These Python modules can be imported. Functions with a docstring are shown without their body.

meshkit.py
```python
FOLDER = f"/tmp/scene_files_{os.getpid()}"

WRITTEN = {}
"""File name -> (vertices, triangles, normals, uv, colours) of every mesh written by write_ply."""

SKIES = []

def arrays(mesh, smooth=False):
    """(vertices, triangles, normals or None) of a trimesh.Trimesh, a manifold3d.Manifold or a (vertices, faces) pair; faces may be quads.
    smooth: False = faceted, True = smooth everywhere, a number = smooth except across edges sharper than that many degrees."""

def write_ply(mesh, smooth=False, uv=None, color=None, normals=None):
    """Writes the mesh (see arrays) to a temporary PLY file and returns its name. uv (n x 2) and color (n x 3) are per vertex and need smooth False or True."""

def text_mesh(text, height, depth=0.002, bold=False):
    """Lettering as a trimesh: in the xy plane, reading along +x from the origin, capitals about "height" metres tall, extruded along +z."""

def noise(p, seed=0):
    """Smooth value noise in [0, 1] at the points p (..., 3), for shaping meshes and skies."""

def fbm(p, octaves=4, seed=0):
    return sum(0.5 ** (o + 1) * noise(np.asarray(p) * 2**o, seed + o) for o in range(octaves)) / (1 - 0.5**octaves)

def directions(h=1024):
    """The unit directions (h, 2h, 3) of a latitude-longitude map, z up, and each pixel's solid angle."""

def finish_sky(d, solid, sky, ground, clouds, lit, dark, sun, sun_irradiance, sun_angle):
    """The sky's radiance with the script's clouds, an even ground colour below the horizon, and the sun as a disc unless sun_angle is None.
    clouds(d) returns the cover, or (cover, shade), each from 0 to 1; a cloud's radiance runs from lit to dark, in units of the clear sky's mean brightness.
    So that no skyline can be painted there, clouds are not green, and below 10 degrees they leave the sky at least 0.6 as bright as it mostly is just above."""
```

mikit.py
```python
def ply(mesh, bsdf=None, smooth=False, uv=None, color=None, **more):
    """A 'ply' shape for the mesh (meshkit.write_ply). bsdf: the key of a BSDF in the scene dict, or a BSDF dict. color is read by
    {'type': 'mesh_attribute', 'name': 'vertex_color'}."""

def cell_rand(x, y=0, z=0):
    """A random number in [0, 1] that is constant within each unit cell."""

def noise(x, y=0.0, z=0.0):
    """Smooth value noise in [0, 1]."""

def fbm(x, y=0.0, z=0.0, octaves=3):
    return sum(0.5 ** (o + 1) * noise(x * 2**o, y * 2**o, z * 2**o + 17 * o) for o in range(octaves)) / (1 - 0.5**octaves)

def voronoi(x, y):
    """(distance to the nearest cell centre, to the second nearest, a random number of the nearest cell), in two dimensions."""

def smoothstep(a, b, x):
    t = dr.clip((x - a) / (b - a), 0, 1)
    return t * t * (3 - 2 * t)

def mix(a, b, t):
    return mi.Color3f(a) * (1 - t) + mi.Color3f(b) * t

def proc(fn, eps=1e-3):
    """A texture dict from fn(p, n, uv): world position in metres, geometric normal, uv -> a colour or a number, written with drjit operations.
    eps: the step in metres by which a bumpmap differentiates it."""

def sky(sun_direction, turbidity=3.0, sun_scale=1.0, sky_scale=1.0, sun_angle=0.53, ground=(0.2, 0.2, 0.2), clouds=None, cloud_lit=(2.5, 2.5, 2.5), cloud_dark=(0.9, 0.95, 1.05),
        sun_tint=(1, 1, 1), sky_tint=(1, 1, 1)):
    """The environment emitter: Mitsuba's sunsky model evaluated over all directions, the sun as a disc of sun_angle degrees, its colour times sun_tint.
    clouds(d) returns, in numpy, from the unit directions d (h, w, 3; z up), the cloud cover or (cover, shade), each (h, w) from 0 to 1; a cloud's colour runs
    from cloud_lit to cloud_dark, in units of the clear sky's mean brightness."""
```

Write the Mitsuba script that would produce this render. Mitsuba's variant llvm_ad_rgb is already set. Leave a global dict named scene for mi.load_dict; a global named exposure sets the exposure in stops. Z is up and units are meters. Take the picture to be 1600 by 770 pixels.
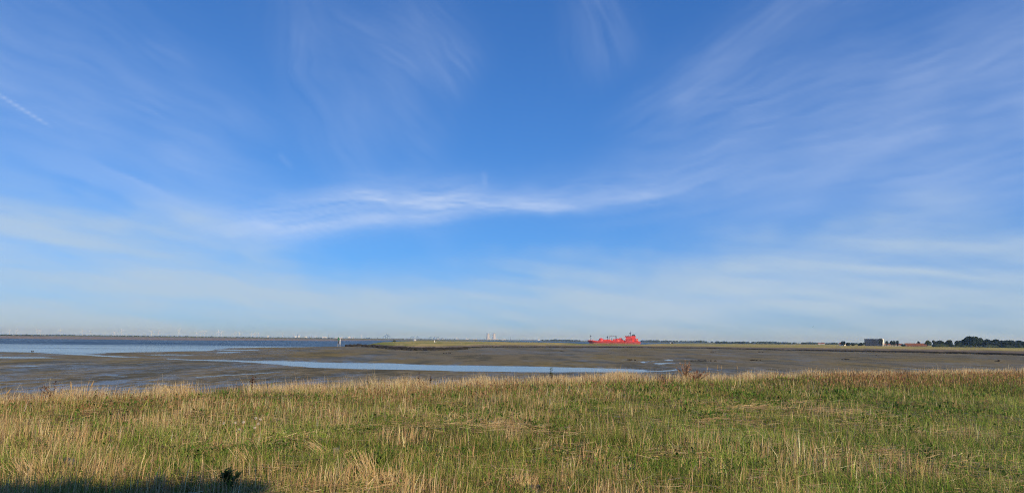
import math, random
import numpy as np, trimesh, drjit as dr, mitsuba as mi, mikit, meshkit
from mikit import proc, noise, fbm, smoothstep, mix
from meshkit import fbm as nfbm

T = mi.ScalarTransform4f
rng = np.random.default_rng(7)
random.seed(7)
scene, labels = {}, {}

# ------------------------------------------------------------------ camera, sky, exposure
EYE = np.array([0.0, 0.0, 7.0])                      # 7 m above the water, 2.5 m above the meadow
HFOV = 72.0
F = 800 / math.tan(math.radians(HFOV / 2))           # focal length in the photograph's pixels (1600 wide)
PITCH, ROLL = math.atan(145.5 / F), 0.0110
fw = np.array([0, math.cos(PITCH), math.sin(PITCH)])
up0 = np.array([0, -math.sin(PITCH), math.cos(PITCH)])
rt0 = np.array([1.0, 0, 0])
rt = rt0 * math.cos(ROLL) + up0 * math.sin(ROLL)
up = -rt0 * math.sin(ROLL) + up0 * math.cos(ROLL)
HAZE = 4.2e-5
scene['camera'] = {'type': 'perspective', 'fov': HFOV, 'fov_axis': 'x', 'near_clip': 0.5, 'far_clip': 90000.0,
                   'to_world': T().look_at(origin=EYE.tolist(), target=(EYE + fw).tolist(), up=up.tolist()),
                   'medium': {'type': 'ref', 'id': 'haze_air'}}
SUN_AZ, SUN_EL = math.radians(138), math.radians(29)  # clockwise from the view direction; behind the camera on the right
SUN = [math.cos(SUN_EL) * math.sin(SUN_AZ), math.cos(SUN_EL) * math.cos(SUN_AZ), math.sin(SUN_EL)]
exposure = 1.76


def clouds(d):
    """Cirrus: filaments drawn out along the view direction, a bright low arc, a milky veil above the horizon, one contrail.
    Returns (cover, shade); the veil is the greyer kind."""
    az = np.degrees(np.arctan2(d[..., 0], d[..., 1]))
    el = np.degrees(np.arcsin(np.clip(d[..., 2], -1, 1)))
    z = d[..., 2] + 0.06
    X, Y = d[..., 0] / z, d[..., 1] / z
    P = lambda a, b, c: np.stack([a, b, np.full_like(a, c)], -1)
    ss = lambda a, b, x: (lambda t: t * t * (3 - 2 * t))(np.clip((x - a) / (b - a), 0, 1))
    w1 = nfbm(P(az * 0.055, el * 0.075, 3.3), 4, 5) - 0.5
    w2 = nfbm(P(az * 0.16, el * 0.20, 5.3), 4, 6) - 0.5
    A, E = az + 6.0 * w1 + 0.9 * w2, el + 1.4 * w2 + 2.2 * w1

    def stroke(a0, e0, a1, e1, wu, wd, amp, seed, fl=0.10, fc=0.75, soft=0.25):
        """A streak of cirrus between two directions (azimuth, elevation in degrees), wu / wd wide above and below its line."""
        L = math.hypot(a1 - a0, e1 - e0)
        ux, uy = (a1 - a0) / L, (e1 - e0) / L
        out = np.zeros(az.shape)
        on = (np.abs(az) < 70) & (el < 50) & (np.hypot(A - (a0 + a1) / 2, E - (e0 + e1) / 2) < 0.75 * L + 2.2 * max(wu, wd))
        if not on.any():
            return out
        s = (A[on] - a0) * ux + (E[on] - e0) * uy
        c = -(A[on] - a0) * uy + (E[on] - e0) * ux
        w2s = w2[on]
        if ux < 0:
            c = -c
        w = np.where(c > 0, wu, wd) * (1.0 if 140 < seed < 156 else 1.25)
        g = np.exp(-(c / w) ** 2) * ss(-soft * L, soft * L, s) * (1 - ss(L * (1 - soft), L * (1 + soft), s))
        t1 = nfbm(P(s * fl, c * fc, seed * 1.37), 5, seed)
        t2 = nfbm(P((s + 1.0 * w2s) * fl * 2.6 + 9, (c + 0.8 * w2s) * fc * 3.6, seed * 0.77), 5, seed + 1)
        t3 = nfbm(P(s * 0.16, c * 0.22, seed * 2.1), 3, seed + 2)
        out[on] = amp * g * (0.42 + 0.55 * ss(0.30, 0.72, t1) + 1.2 * (t2 - 0.44)) * (1.0 if 140 < seed < 148 else 0.55 + 0.8 * ss(0.28, 0.70, t3))
        return out

    # filaments over the whole sky, seen in perspective
    wx = X + 0.9 * (nfbm(P(X * 0.5, Y * 0.3, 3.1), 3, 15) - 0.5)
    broad = nfbm(P(wx * 0.65 + 3.7, Y * 0.15 + 1.0, 1.3), 4, 11)
    fine = nfbm(P(wx * 3.0, Y * 0.35, 4.2), 5, 23)
    cover = 0.13 * ss(0.42, 0.72, broad) * (0.4 + 0.8 * ss(0.32, 0.7, fine))
    for k in [(-44, 18.5, -22, 12.0, 4.2, 3.0, 0.15, 101), (-40, 15.6, -18, 9.2, 1.8, 1.6, 0.05, 103), (-38, 24.5, -21, 15.5, 2.6, 2.2, 0.13, 105),
              (-20.5, 28, -13, 12.5, 2.2, 2.0, 0.10, 107), (-17.5, 25, -8, 21.0, 2.6, 2.2, 0.13, 109), (-9.5, 26, -4.2, 20.5, 1.9, 1.5, 0.14, 111), (-13, 20, -6, 15, 3.5, 3.0, 0.07, 113),
              (5.5, 27.5, 8.5, 21.5, 2.6, 2.2, 0.11, 115), (28.5, 26.5, 11, 17.5, 1.9, 1.6, 0.20, 117), (24, 25.5, 14, 20.0, 1.0, 1.4, 0.10, 119), (40, 20.5, 15, 16.5, 3.3, 4.0, 0.17, 121),
              (42, 16.5, 8, 11.5, 3.0, 2.6, 0.19, 123), (30, 20.8, 18, 17.0, 0.9, 0.9, 0.12, 125), (46, 13.0, 22, 11.5, 2.8, 2.0, 0.16, 127), (46, 9.9, 31, 10.4, 1.8, 1.2, 0.20, 129),
              (27, 11.0, 15, 9.2, 0.8, 0.8, 0.10, 131)]:
        cover = cover + 0.78 * stroke(*k)
    # the bright arc ten degrees up, crisp below and feathered above
    cover = cover + stroke(-23, 7.6, -4, 10.8, 1.9, 1.3, 0.52, 141, 0.14, 1.2) + stroke(-14, 10.5, 4.5, 10.9, 0.95, 0.42, 0.52, 143, 0.16, 1.6) + stroke(1, 10.8, 15, 12.6, 1.8, 0.7, 0.26, 145, 0.14, 1.2)
    cover = cover + stroke(-13, 12.0, 3, 12.0, 1.6, 1.0, 0.10, 147, 0.2, 1.2) + stroke(-29.5, 11.0, -20.5, 8.8, 0.6, 0.7, 0.10, 149, 0.25, 1.8) + stroke(-27, 9.9, -18, 8.0, 0.5, 0.5, 0.07, 151, 0.25, 1.8)
    cover = cover + stroke(-19.0, 14.0, -18.0, 13.0, 0.22, 0.22, 0.14, 153, .5, 2.0) + stroke(-2.0, 13.6, -1.9, 12.4, 0.25, 0.25, 0.10, 155, .5, 2.0)
    # veil above the horizon, its rim lower in the middle, so that a blue gap stays under the arc
    rim = 6.3 + 3.4 * ss(2, 12, -(az + 12)) + 2.2 * ss(8, 30, az) + 5.0 * w2 + 3.0 * w1
    rim = np.where(np.abs(az) > 70, 7.5 + 5.0 * w2, rim)
    veil = 1 - ss(-3.0, 1.6, el - rim)
    wisps = nfbm(P((az + 2 * w2) * 0.09, (el + 0.10 * az) * 0.8, 6.6), 5, 71)
    low = 1 - ss(0.0, 6.0, el)
    wisp2 = nfbm(P((az + 3 * w2) * 0.22, (el + 0.14 * az + 2 * w2) * 2.2, 2.6), 5, 73)
    v = veil * (0.29 + 0.46 * ss(0.28, 0.70, wisps) + 0.5 * (wisp2 - 0.45)) + 0.22 * low
    # wisps on the left that hang above the veil
    lw = nfbm(P((az + 1.5 * el) * 0.075, (el + 0.30 * az + 3 * w2) * 0.5, 1.1), 5, 81)
    left = ss(0.40, 0.70, lw) * ss(3, 7, el) * (1 - ss(10.5, 14, el)) * ss(13, 24, -az)
    cover = cover + 0.13 * left
    s = (az + 37.6) / 3.9                                   # contrail
    cover = cover + 0.26 * np.exp(-((el - (15.75 - 1.95 * s)) / 0.085) ** 2) * ss(-1.5, 0, s) * (1 - ss(0.7, 1.0, s))
    cover = np.clip(cover, 0, 0.8)
    total = 1 - (1 - cover) * (1 - np.clip(v, 0, 0.85))
    return total, np.clip(v / np.maximum(v + cover, 1e-4), 0, 1)


scene['sky'] = mikit.sky(SUN, turbidity=2.6, clouds=clouds, cloud_lit=(2.45, 2.90, 3.75), cloud_dark=(1.95, 2.46, 2.96),
                         ground=(0.12, 0.12, 0.10), sky_tint=(0.385, 0.80, 1.43), sun_tint=(1.0, 0.97, 0.88))


def bearing(px):
    """Unit ground direction seen at the horizon under this column of the photograph."""
    c = px - 800
    py = 385 + (fw[2] * F + rt[2] * c) / up[2]
    v = fw * F + rt * c - up * (py - 385)
    return v[:2] / np.linalg.norm(v[:2])


def depth_dir(px):
    b = bearing(px)
    return b / b[1]


def at(px, D, z=0.0):
    """Point at depth D (metres along the view axis) under column px."""
    g = depth_dir(px) * D
    return np.array([g[0], g[1], z])


def ground_pt(px, py, z=0.0):
    v = fw * F + rt * (px - 800) - up * (py - 385)
    t = (z - EYE[2]) / v[2]
    return (EYE + v * t)[:2]


# ------------------------------------------------------------------ materials
def rgb(*c):
    return {'type': 'rgb', 'value': list(map(float, c))}


def diffuse(*c):
    return {'type': 'twosided', 'b': {'type': 'diffuse', 'reflectance': rgb(*c)}}


def paint(c, rough=0.5, spec=0.4):
    return {'type': 'twosided', 'b': {'type': 'principled', 'base_color': rgb(*c), 'roughness': rough, 'specular': spec}}


VC = {'type': 'mesh_attribute', 'name': 'vertex_color'}
scene['m_blade'] = {'type': 'principledthin', 'base_color': VC, 'roughness': 0.6, 'spec_trans': 0.0, 'diff_trans': 0.55, 'eta': 1.33}
scene['m_leaf'] = {'type': 'principledthin', 'base_color': VC, 'roughness': 0.6, 'spec_trans': 0.0, 'diff_trans': 0.4, 'eta': 1.33}
scene['m_vertex'] = {'type': 'twosided', 'b': {'type': 'diffuse', 'reflectance': VC}}


def mud_col(p, n, uv):
    x, y = p.x, p.y
    a = fbm(x / 37, y / 90, 1.5, 4)
    b = fbm(x / 9, y / 30, 4.5, 3)
    c = fbm(x / 1.3, y / 2.2, 8.5, 3)
    olive = smoothstep(0.45, 0.7, a)
    col = mix([0.166, 0.152, 0.104], [0.188, 0.160, 0.078], olive)
    col = mix(col, [0.078, 0.086, 0.072], smoothstep(0.44, 0.68, b) * 0.8)
    col = mix(col, [0.20, 0.18, 0.13], smoothstep(0.58, 0.76, fbm(x / 22 + 40, y / 16, 9.5, 4)) * 0.55)
    near = smoothstep(240, 130, y)
    return col * (1 + (c - 0.5) * (0.9 + 0.7 * near))


def mud_wet(p, n, uv):
    x, y = p.x, p.y
    a = fbm(x / 28 + 3, y / 75, 2.5, 4)
    f = fbm(x / 1.7, y / 5.5, 6.5, 3)
    g = fbm(x / 6.0 + 9, y / 22.0, 3.5, 3)
    low = smoothstep(0.13, 0.03, p.z)
    left = smoothstep(10, -60, x) * smoothstep(135, 98, y)
    w = smoothstep(0.46, 0.70, a) * 0.22 + smoothstep(0.55, 0.74, g) * 0.22 + low * 0.30 + left * 0.45 * smoothstep(.38, .6, f)
    return dr.clip(w * (0.25 + 1.5 * smoothstep(0.36, 0.66, f)), 0, 0.9)


scene['m_mud'] = {'type': 'blendbsdf', 'weight': proc(mud_wet),
                  'a': {'type': 'diffuse', 'reflectance': proc(mud_col)},
                  'b': {'type': 'roughplastic', 'distribution': 'ggx', 'alpha': 0.085, 'int_ior': 1.33, 'diffuse_reflectance': rgb(0.11, 0.105, 0.08)}}


def water_rough(p, n, uv):
    x, y = p.x, p.y
    wind = smoothstep(470, 590, y + 80 * (fbm(x / 160, y / 120, 1.5, 3) - 0.5))
    cat = smoothstep(0.50, 0.64, fbm(x / 120 + 7, y / 34, 2.2, 4))
    near = smoothstep(200, 260, y)
    return dr.clip(0.85 * wind + 0.30 * cat * near, 0, 1)


scene['m_water'] = {'type': 'blendbsdf', 'weight': proc(water_rough),
                    'a': {'type': 'roughplastic', 'distribution': 'ggx', 'alpha': 0.02, 'int_ior': 1.333, 'diffuse_reflectance': rgb(0.028, 0.045, 0.060)},
                    'b': {'type': 'roughplastic', 'distribution': 'ggx', 'alpha': 0.17, 'int_ior': 1.333, 'diffuse_reflectance': rgb(0.030, 0.055, 0.075)}}


def soil_col(p, n, uv):
    a = fbm(p.x / 1.7, p.y / 1.7, 1.0, 4)
    b = fbm(p.x / 0.16, p.y / 0.16, 2.0, 3)
    return mix([0.035, 0.034, 0.016], [0.09, 0.075, 0.038], a) * (0.55 + 0.9 * b)


scene['m_soil'] = {'type': 'diffuse', 'reflectance': proc(soil_col)}


def spit_col(p, n, uv):
    # uv.x: 0 at the foot of the bank .. 1 at its crest, then past 1 the grass flat
    t = uv.x
    a = fbm(p.x / 45, p.y / 170, 1.5, 4)
    b = fbm(p.x / 11, p.y / 40, 3.5, 3)
    grass = mix([0.36, 0.31, 0.13], [0.19, 0.22, 0.065], smoothstep(0.42, 0.64, a))
    grass = mix(grass, [0.50, 0.41, 0.23], smoothstep(0.55, 0.75, b) * 0.8)
    stone = mix([0.150, 0.135, 0.105], [0.20, 0.175, 0.14], b)
    weed = mix([0.022, 0.022, 0.017], [0.045, 0.042, 0.026], b)
    e = (b - 0.5) * 0.25
    col = mix(weed, stone, smoothstep(0.40, 0.52, t + e))
    return mix(col, grass, smoothstep(0.80, 0.98, t + e))


scene['m_spit'] = {'type': 'diffuse', 'reflectance': proc(spit_col)}


def shore_col(p, n, uv):
    d = dr.sqrt(p.x * p.x + p.y * p.y)
    a = fbm(p.x / 300, p.y / 700, 1.5, 4)
    flats = mix([0.20, 0.18, 0.17], [0.26, 0.235, 0.21], a)
    green = mix([0.09, 0.115, 0.04], [0.22, 0.20, 0.09], fbm(p.x / 500 + 5, p.y / 900, 2.5, 3))
    return mix(flats, green, smoothstep(2500, 3600, d + 900 * (a - 0.5)))


scene['m_shore'] = {'type': 'diffuse', 'reflectance': proc(shore_col)}
scene['m_rock'] = {'type': 'diffuse', 'reflectance': proc(lambda p, n, uv: mix([0.018, 0.018, 0.016], [0.055, 0.052, 0.045], fbm(p.x, p.y, p.z, 3)))}
scene['m_stone'] = {'type': 'diffuse', 'reflectance': proc(lambda p, n, uv: mix([0.13, 0.14, 0.10], [0.26, 0.26, 0.20], fbm(p.x * 9, p.y * 9, p.z * 9, 3)))}
scene['m_dark_stone'] = {'type': 'diffuse', 'reflectance': proc(lambda p, n, uv: mix([0.03, 0.03, 0.03], [0.12, 0.12, 0.12], fbm(p.x * 12, p.y * 12, p.z * 12, 3)))}
scene['m_seed_fluff'] = diffuse(0.46, 0.43, 0.37)
scene['m_turbine'] = paint((0.55, 0.58, 0.61), 0.6)
scene['m_port'] = paint((0.62, 0.66, 0.70), 0.7)
scene['m_panel'] = paint((0.55, 0.56, 0.56), 0.6)
scene['m_white'] = paint((0.80, 0.80, 0.80), 0.5)
scene['m_ship_red'] = {'type': 'twosided', 'b': {'type': 'principled', 'base_color': proc(
    lambda p, n, uv: mix([0.72, 0.075, 0.05], [0.48, 0.05, 0.04], smoothstep(0.4, 0.8, fbm(p.x / 4, p.y / 4, p.z / 1.2, 3)))), 'roughness': 0.5, 'specular': 0.4}}
scene['m_boot'] = paint((0.86, 0.30, 0.17), 0.6)
scene['m_black'] = paint((0.02, 0.02, 0.022), 0.5)
scene['m_glass_dark'] = paint((0.03, 0.035, 0.05), 0.15, 0.6)
scene['m_grey'] = paint((0.22, 0.23, 0.24), 0.6)
scene['m_blue_steel'] = paint((0.06, 0.13, 0.24), 0.6)
scene['m_green'] = paint((0.02, 0.14, 0.07), 0.5)
scene['m_concrete'] = {'type': 'diffuse', 'reflectance': proc(lambda p, n, uv: mix([0.46, 0.45, 0.43], [0.58, 0.57, 0.55], fbm(p.x / 14, p.y / 14, p.z / 40, 3)))}
scene['m_facade'] = {'type': 'diffuse', 'reflectance': proc(lambda p, n, uv: mix([0.12, 0.123, 0.14], [0.16, 0.165, 0.18], fbm(p.x / 3, p.y / 3, p.z / 2, 3)))}
scene['m_render_white'] = diffuse(0.78, 0.77, 0.74)
scene['m_brick'] = {'type': 'diffuse', 'reflectance': proc(lambda p, n, uv: mix([0.22, 0.085, 0.05], [0.30, 0.13, 0.08], fbm(p.x / 2, p.y / 2, p.z, 3)))}
scene['m_tile'] = {'type': 'twosided', 'b': {'type': 'diffuse', 'reflectance': proc(lambda p, n, uv: mix([0.20, 0.085, 0.050], [0.28, 0.125, 0.075], fbm(p.x / 2, p.y / 2, p.z / 1.0, 3)))}}
scene['m_bark'] = diffuse(0.055, 0.045, 0.033)
scene['m_far_wood'] = {'type': 'diffuse', 'reflectance': proc(lambda p, n, uv: mix([0.022, 0.035, 0.018], [0.05, 0.065, 0.03], fbm(p.x / 9, p.y / 9, p.z / 5, 3)))}


# ------------------------------------------------------------------ helpers
def numbered(key):
    """Adds _001, _002 ... to a key that is taken."""
    taken = lambda k: k in scene or k in labels or any(x.startswith(k + '__') for x in scene)
    if not taken(key):
        return key
    k = 1
    while taken(f'{key}_{k:03d}'):
        k += 1
    return f'{key}_{k:03d}'


def thing(name, label, cat, group=None):
    key = numbered(name)
    labels[key] = {'label': label, 'category': cat}
    if group:
        labels[key]['group'] = group
    return key


def obj(name, mesh, mat, parent=None, smooth=False, **more):
    key = numbered(f'{parent}__{name}' if parent else name)
    if isinstance(mesh, dict):
        scene[key] = dict(mesh)
    else:
        scene[key] = mikit.ply(mesh, mat, smooth=smooth, **more)
    return key


def one(name, label, cat, mesh, mat, group=None, smooth=False, kind=None, **more):
    key = numbered(name)
    scene[key] = mikit.ply(mesh, mat, smooth=smooth, **more)
    labels[key] = {'label': label}
    if cat:
        labels[key]['category'] = cat
    if group:
        labels[key]['group'] = group
    if kind:
        labels[key]['kind'] = kind
    return key


def box(x0, x1, y0, y1, z0, z1):
    return trimesh.creation.box(bounds=[[x0, y0, z0], [x1, y1, z1]])


def rod(a, b, r0, r1=None, n=8):
    """Tapered closed rod between two points."""
    r1 = r0 if r1 is None else r1
    a, b = np.asarray(a, float), np.asarray(b, float)
    w = (b - a) / np.linalg.norm(b - a)
    u = np.cross(w, [0, 0, 1.0] if abs(w[2]) < 0.9 else [1.0, 0, 0]); u /= np.linalg.norm(u)
    v = np.cross(w, u)
    t = np.arange(n) * 2 * np.pi / n
    c = np.cos(t)[:, None] * u + np.sin(t)[:, None] * v
    V = np.vstack([a + c * r0, b + c * r1, [a], [b]])
    i = np.arange(n); j = (i + 1) % n
    Fc = np.vstack([np.stack([i, j, j + n], 1), np.stack([i, j + n, i + n], 1), np.stack([j, i, i * 0 + 2 * n], 1), np.stack([i + n, j + n, i * 0 + 2 * n + 1], 1)])
    return trimesh.Trimesh(V, Fc, process=False)


def ball(c, r, sub=2):
    m = trimesh.creation.icosphere(subdivisions=sub)
    m.vertices = m.vertices * np.asarray(r) + np.asarray(c)
    return m


def join(*ms):
    return trimesh.util.concatenate(list(ms))


def placed(m, pos, rotz=0.0, s=1.0):
    m = m.copy()
    c, q = math.cos(rotz), math.sin(rotz)
    v = np.array(m.vertices) * s
    m.vertices = np.stack([v[:, 0] * c - v[:, 1] * q, v[:, 0] * q + v[:, 1] * c, v[:, 2]], 1) + np.asarray(pos)
    return m


def facing(px):
    """Turn about z that lays local x across the line of sight and local y away from the viewer."""
    b = bearing(px)
    return -math.atan2(b[0], b[1])


# ------------------------------------------------------------------ the setting
# meadow edge: depth of the shore line as a function of x
EX = np.array([-200, -60, -18.0, -8, 0, 10, 24, 46, 70, 120, 260.])
EYV = np.array([-80, 2.0, 25.0, 32.5, 39.0, 45.0, 53.0, 63.5, 72.0, 92, 140.])


def edge_y(x):
    x = np.asarray(x, float)
    return np.interp(x, EX, EYV) + 0.7 * np.sin(x * 0.35) + 0.45 * np.sin(x * 1.1 + 1) + 0.3 * np.sin(x * 2.7 + 2)


def meadow_z(x, y):
    p = np.stack([x, y, np.zeros_like(x)], -1)
    s = edge_y(x) - y                                     # metres inland of the edge
    crown = 4.5 + 0.30 * (nfbm(p * [0.10, 0.10, 1], 3, 3) - 0.5) + 0.16 * (nfbm(p * [0.7, 0.7, 1], 3, 4) - 0.5)
    fall = np.clip(-s / 11.0, 0, 1)
    fall = fall * fall * (3 - 2 * fall)
    return crown * (1 - fall) - 0.6 * fall


gx = np.concatenate([np.linspace(-200, -42, 18), np.arange(-40, 72, 0.5), np.linspace(74, 260, 20)])
gt = np.concatenate([np.linspace(-260, -62, 8), np.linspace(-60, -52, 5), np.arange(-50, 13.01, 0.5)])
GX, GT = np.meshgrid(gx, gt, indexing='ij')
GY = edge_y(GX) + GT
GZ = meadow_z(GX, GY)


def grid_faces(n, m):
    i, j = np.meshgrid(np.arange(n - 1), np.arange(m - 1), indexing='ij')
    a = (i * m + j).ravel()
    return np.stack([a, a + m, a + m + 1, a + 1], -1)


one('meadow', 'rough meadow of dry and green grass above the mudflat', None, (np.stack([GX, GY, GZ], -1).reshape(-1, 3), grid_faces(len(gx), len(gt))), 'm_soil', smooth=True, kind='structure')

# water surface: one wide disc
ring = np.concatenate([[0], np.geomspace(60, 28000, 40)])
ang = np.linspace(0, 2 * np.pi, 145)[:-1]
R_, A_ = np.meshgrid(ring[1:], ang, indexing='ij')
wv = np.vstack([[[0, 0, 0]], np.stack([R_ * np.sin(A_), R_ * np.cos(A_), 0 * R_], -1).reshape(-1, 3)])
na, nr = len(ang), len(ring) - 1
wf = [[0, 1 + (k + 1) % na, 1 + k] for k in range(na)]
for r in range(nr - 1):
    k = np.arange(na); k2 = (k + 1) % na
    q = np.stack([1 + r * na + k, 1 + r * na + k2, 1 + (r + 1) * na + k2, 1 + (r + 1) * na + k], 1)
    wf += q[:, [0, 1, 2]].tolist() + q[:, [0, 2, 3]].tolist()
one('estuary_water', 'calm blue estuary water between the mudflats', None, (wv, np.array(wf)), 'm_water', kind='structure')
one('sea_bed', 'muddy bed under the estuary', None, (wv * [1, 1, 0] - [0, 0, 0.9], np.array(wf)), 'm_shore', kind='structure')

# mudflat: a height field that the water level cuts into creeks and pools
import shapely
from shapely.geometry import Polygon, LineString
WATER = [  # outlines of creeks and pools on the flat, read off the photograph and laid on the water level
    # main water on the left (its far side runs on under the far shore)
    [(-260, 528), (-260, 548), (-60, 549), (0, 549.5), (50, 550.5), (90, 552.5), (140, 555), (165, 557), (215, 558.8), (226, 559), (190, 556.5), (150, 554.2), (143, 553), (165, 550.8), (200, 551.0), (216, 550.4), (190, 549.7), (240, 549.6), (300, 548.6), (330, 548.0), (342, 545.5),
     (360, 543.8), (400, 543.0), (460, 542.0), (520, 541.2), (548, 540.6), (575, 538.9), (600, 536.8), (640, 534.5), (640, 531.5), (400, 527.2), (0, 523.5)],
    [(-200, 556.0), (0, 556.8), (70, 557.6), (105, 558.8), (60, 559.4), (0, 559.2), (-200, 559)],
    [(225, 553.9), (260, 553.5), (300, 553.9), (292, 554.6), (240, 554.8)],
    [(338, 546.9), (370, 546.2), (408, 546.4), (400, 547.4), (350, 547.7)],
    [(339, 549.6), (372, 549.4), (368, 551.0), (342, 551.2)],
    [(262, 559.6), (318, 561.6), (355, 561.9), (392, 563.2), (440, 563.8), (510, 566.3), (600, 567.2), (640, 568.8), (720, 570.4), (800, 571.6), (900, 573.6), (960, 575.2), (1004, 577.2), (1012, 579), (1005, 581.2), (960, 581.3), (900, 581),
     (800, 581.2), (720, 579.5), (640, 577.4), (560, 576), (490, 574.2), (445, 570.6), (405, 566.8), (360, 564.0), (320, 562.8), (262, 560.4)],
    [(1000, 580.2), (1040, 578), (1066, 576.5), (1062, 578.2), (1030, 580.2), (1004, 581.6)],
    [(1004, 565.2), (1016, 564.3), (1017, 566.0), (1008, 566.8)], [(1018, 563.9), (1027, 563.5), (1024, 564.7), (1019, 564.8)],
    [(1036, 561.8), (1052, 561.2), (1050, 563.3), (1038, 563.2)], [(1026, 567.0), (1044, 566.6), (1060, 567.2), (1040, 568.0), (1034, 569.0), (1027, 568.6)],
    [(300, 588.6), (350, 586.0), (400, 583.4), (452, 580.4), (400, 584.4), (350, 587.0), (300, 589.6)],
    [(120, 585.4), (180, 586.0), (230, 586.8), (180, 587.0)],
    [(20, 571.2), (62, 570.7), (58, 571.8), (24, 571.9)],
]
polys = []
for w in WATER:
    P = Polygon([ground_pt(*q) for q in w])
    polys.append(P if P.is_valid else P.buffer(0))
flat = np.concatenate([np.radians(np.linspace(-180, -46, 40)[:-1]), np.radians(np.linspace(-46, 46, 760)), np.radians(np.linspace(46, 180, 40)[1:])])
dist = np.concatenate([[14, 30, 50], np.geomspace(62, 1250, 300)])
MA, MD = np.meshgrid(flat, dist, indexing='ij')
MX, MY = MD * np.sin(MA), MD * np.cos(MA)
wob = np.stack([MX, MY, 0 * MX], -1)
scale = np.clip(MD / 160, 0.7, 4)
jx = (nfbm(wob * [0.11, 0.05, 1], 3, 91) - 0.5) * 3.0 * scale
jy = (nfbm(wob * [0.09, 0.045, 1], 3, 92) - 0.5) * 5.0 * scale
pts = shapely.points(np.stack([MX + jx, MY + jy], -1).reshape(-1, 2))
inside = np.zeros(len(pts), bool)
sd = np.full(len(pts), 1e9)
for P in polys:
    shapely.prepare(P)
    inside |= shapely.contains(P, pts)
    sd = np.minimum(sd, shapely.distance(P.boundary, pts))
sd = np.where(inside, -sd, sd).reshape(MX.shape)
MZ = 0.10 * np.tanh(sd / (1.5 * scale)) + 0.02
rip = (nfbm(wob * [0.45, 0.22, 1], 3, 93) - 0.5) * 0.06 + (nfbm(wob * [0.05, 0.02, 1], 3, 94) - 0.5) * 0.12
MZ = np.where(MZ > 0.03, MZ + np.clip(sd / 8, 0, 1) * rip, MZ)
near_tex = np.exp(-np.maximum(MD - 100, 0) / 60)
MZ = MZ + np.clip(sd / 4, 0, 1) * near_tex * (nfbm(wob * [0.9, 0.7, 1], 2, 95) - 0.5) * 0.30
MZ = np.where(sd > 0, np.maximum(MZ, 0.012), np.minimum(MZ, -0.02))
MZ[:, -1] = -0.5
MZ[:, :2] = -0.3
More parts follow.
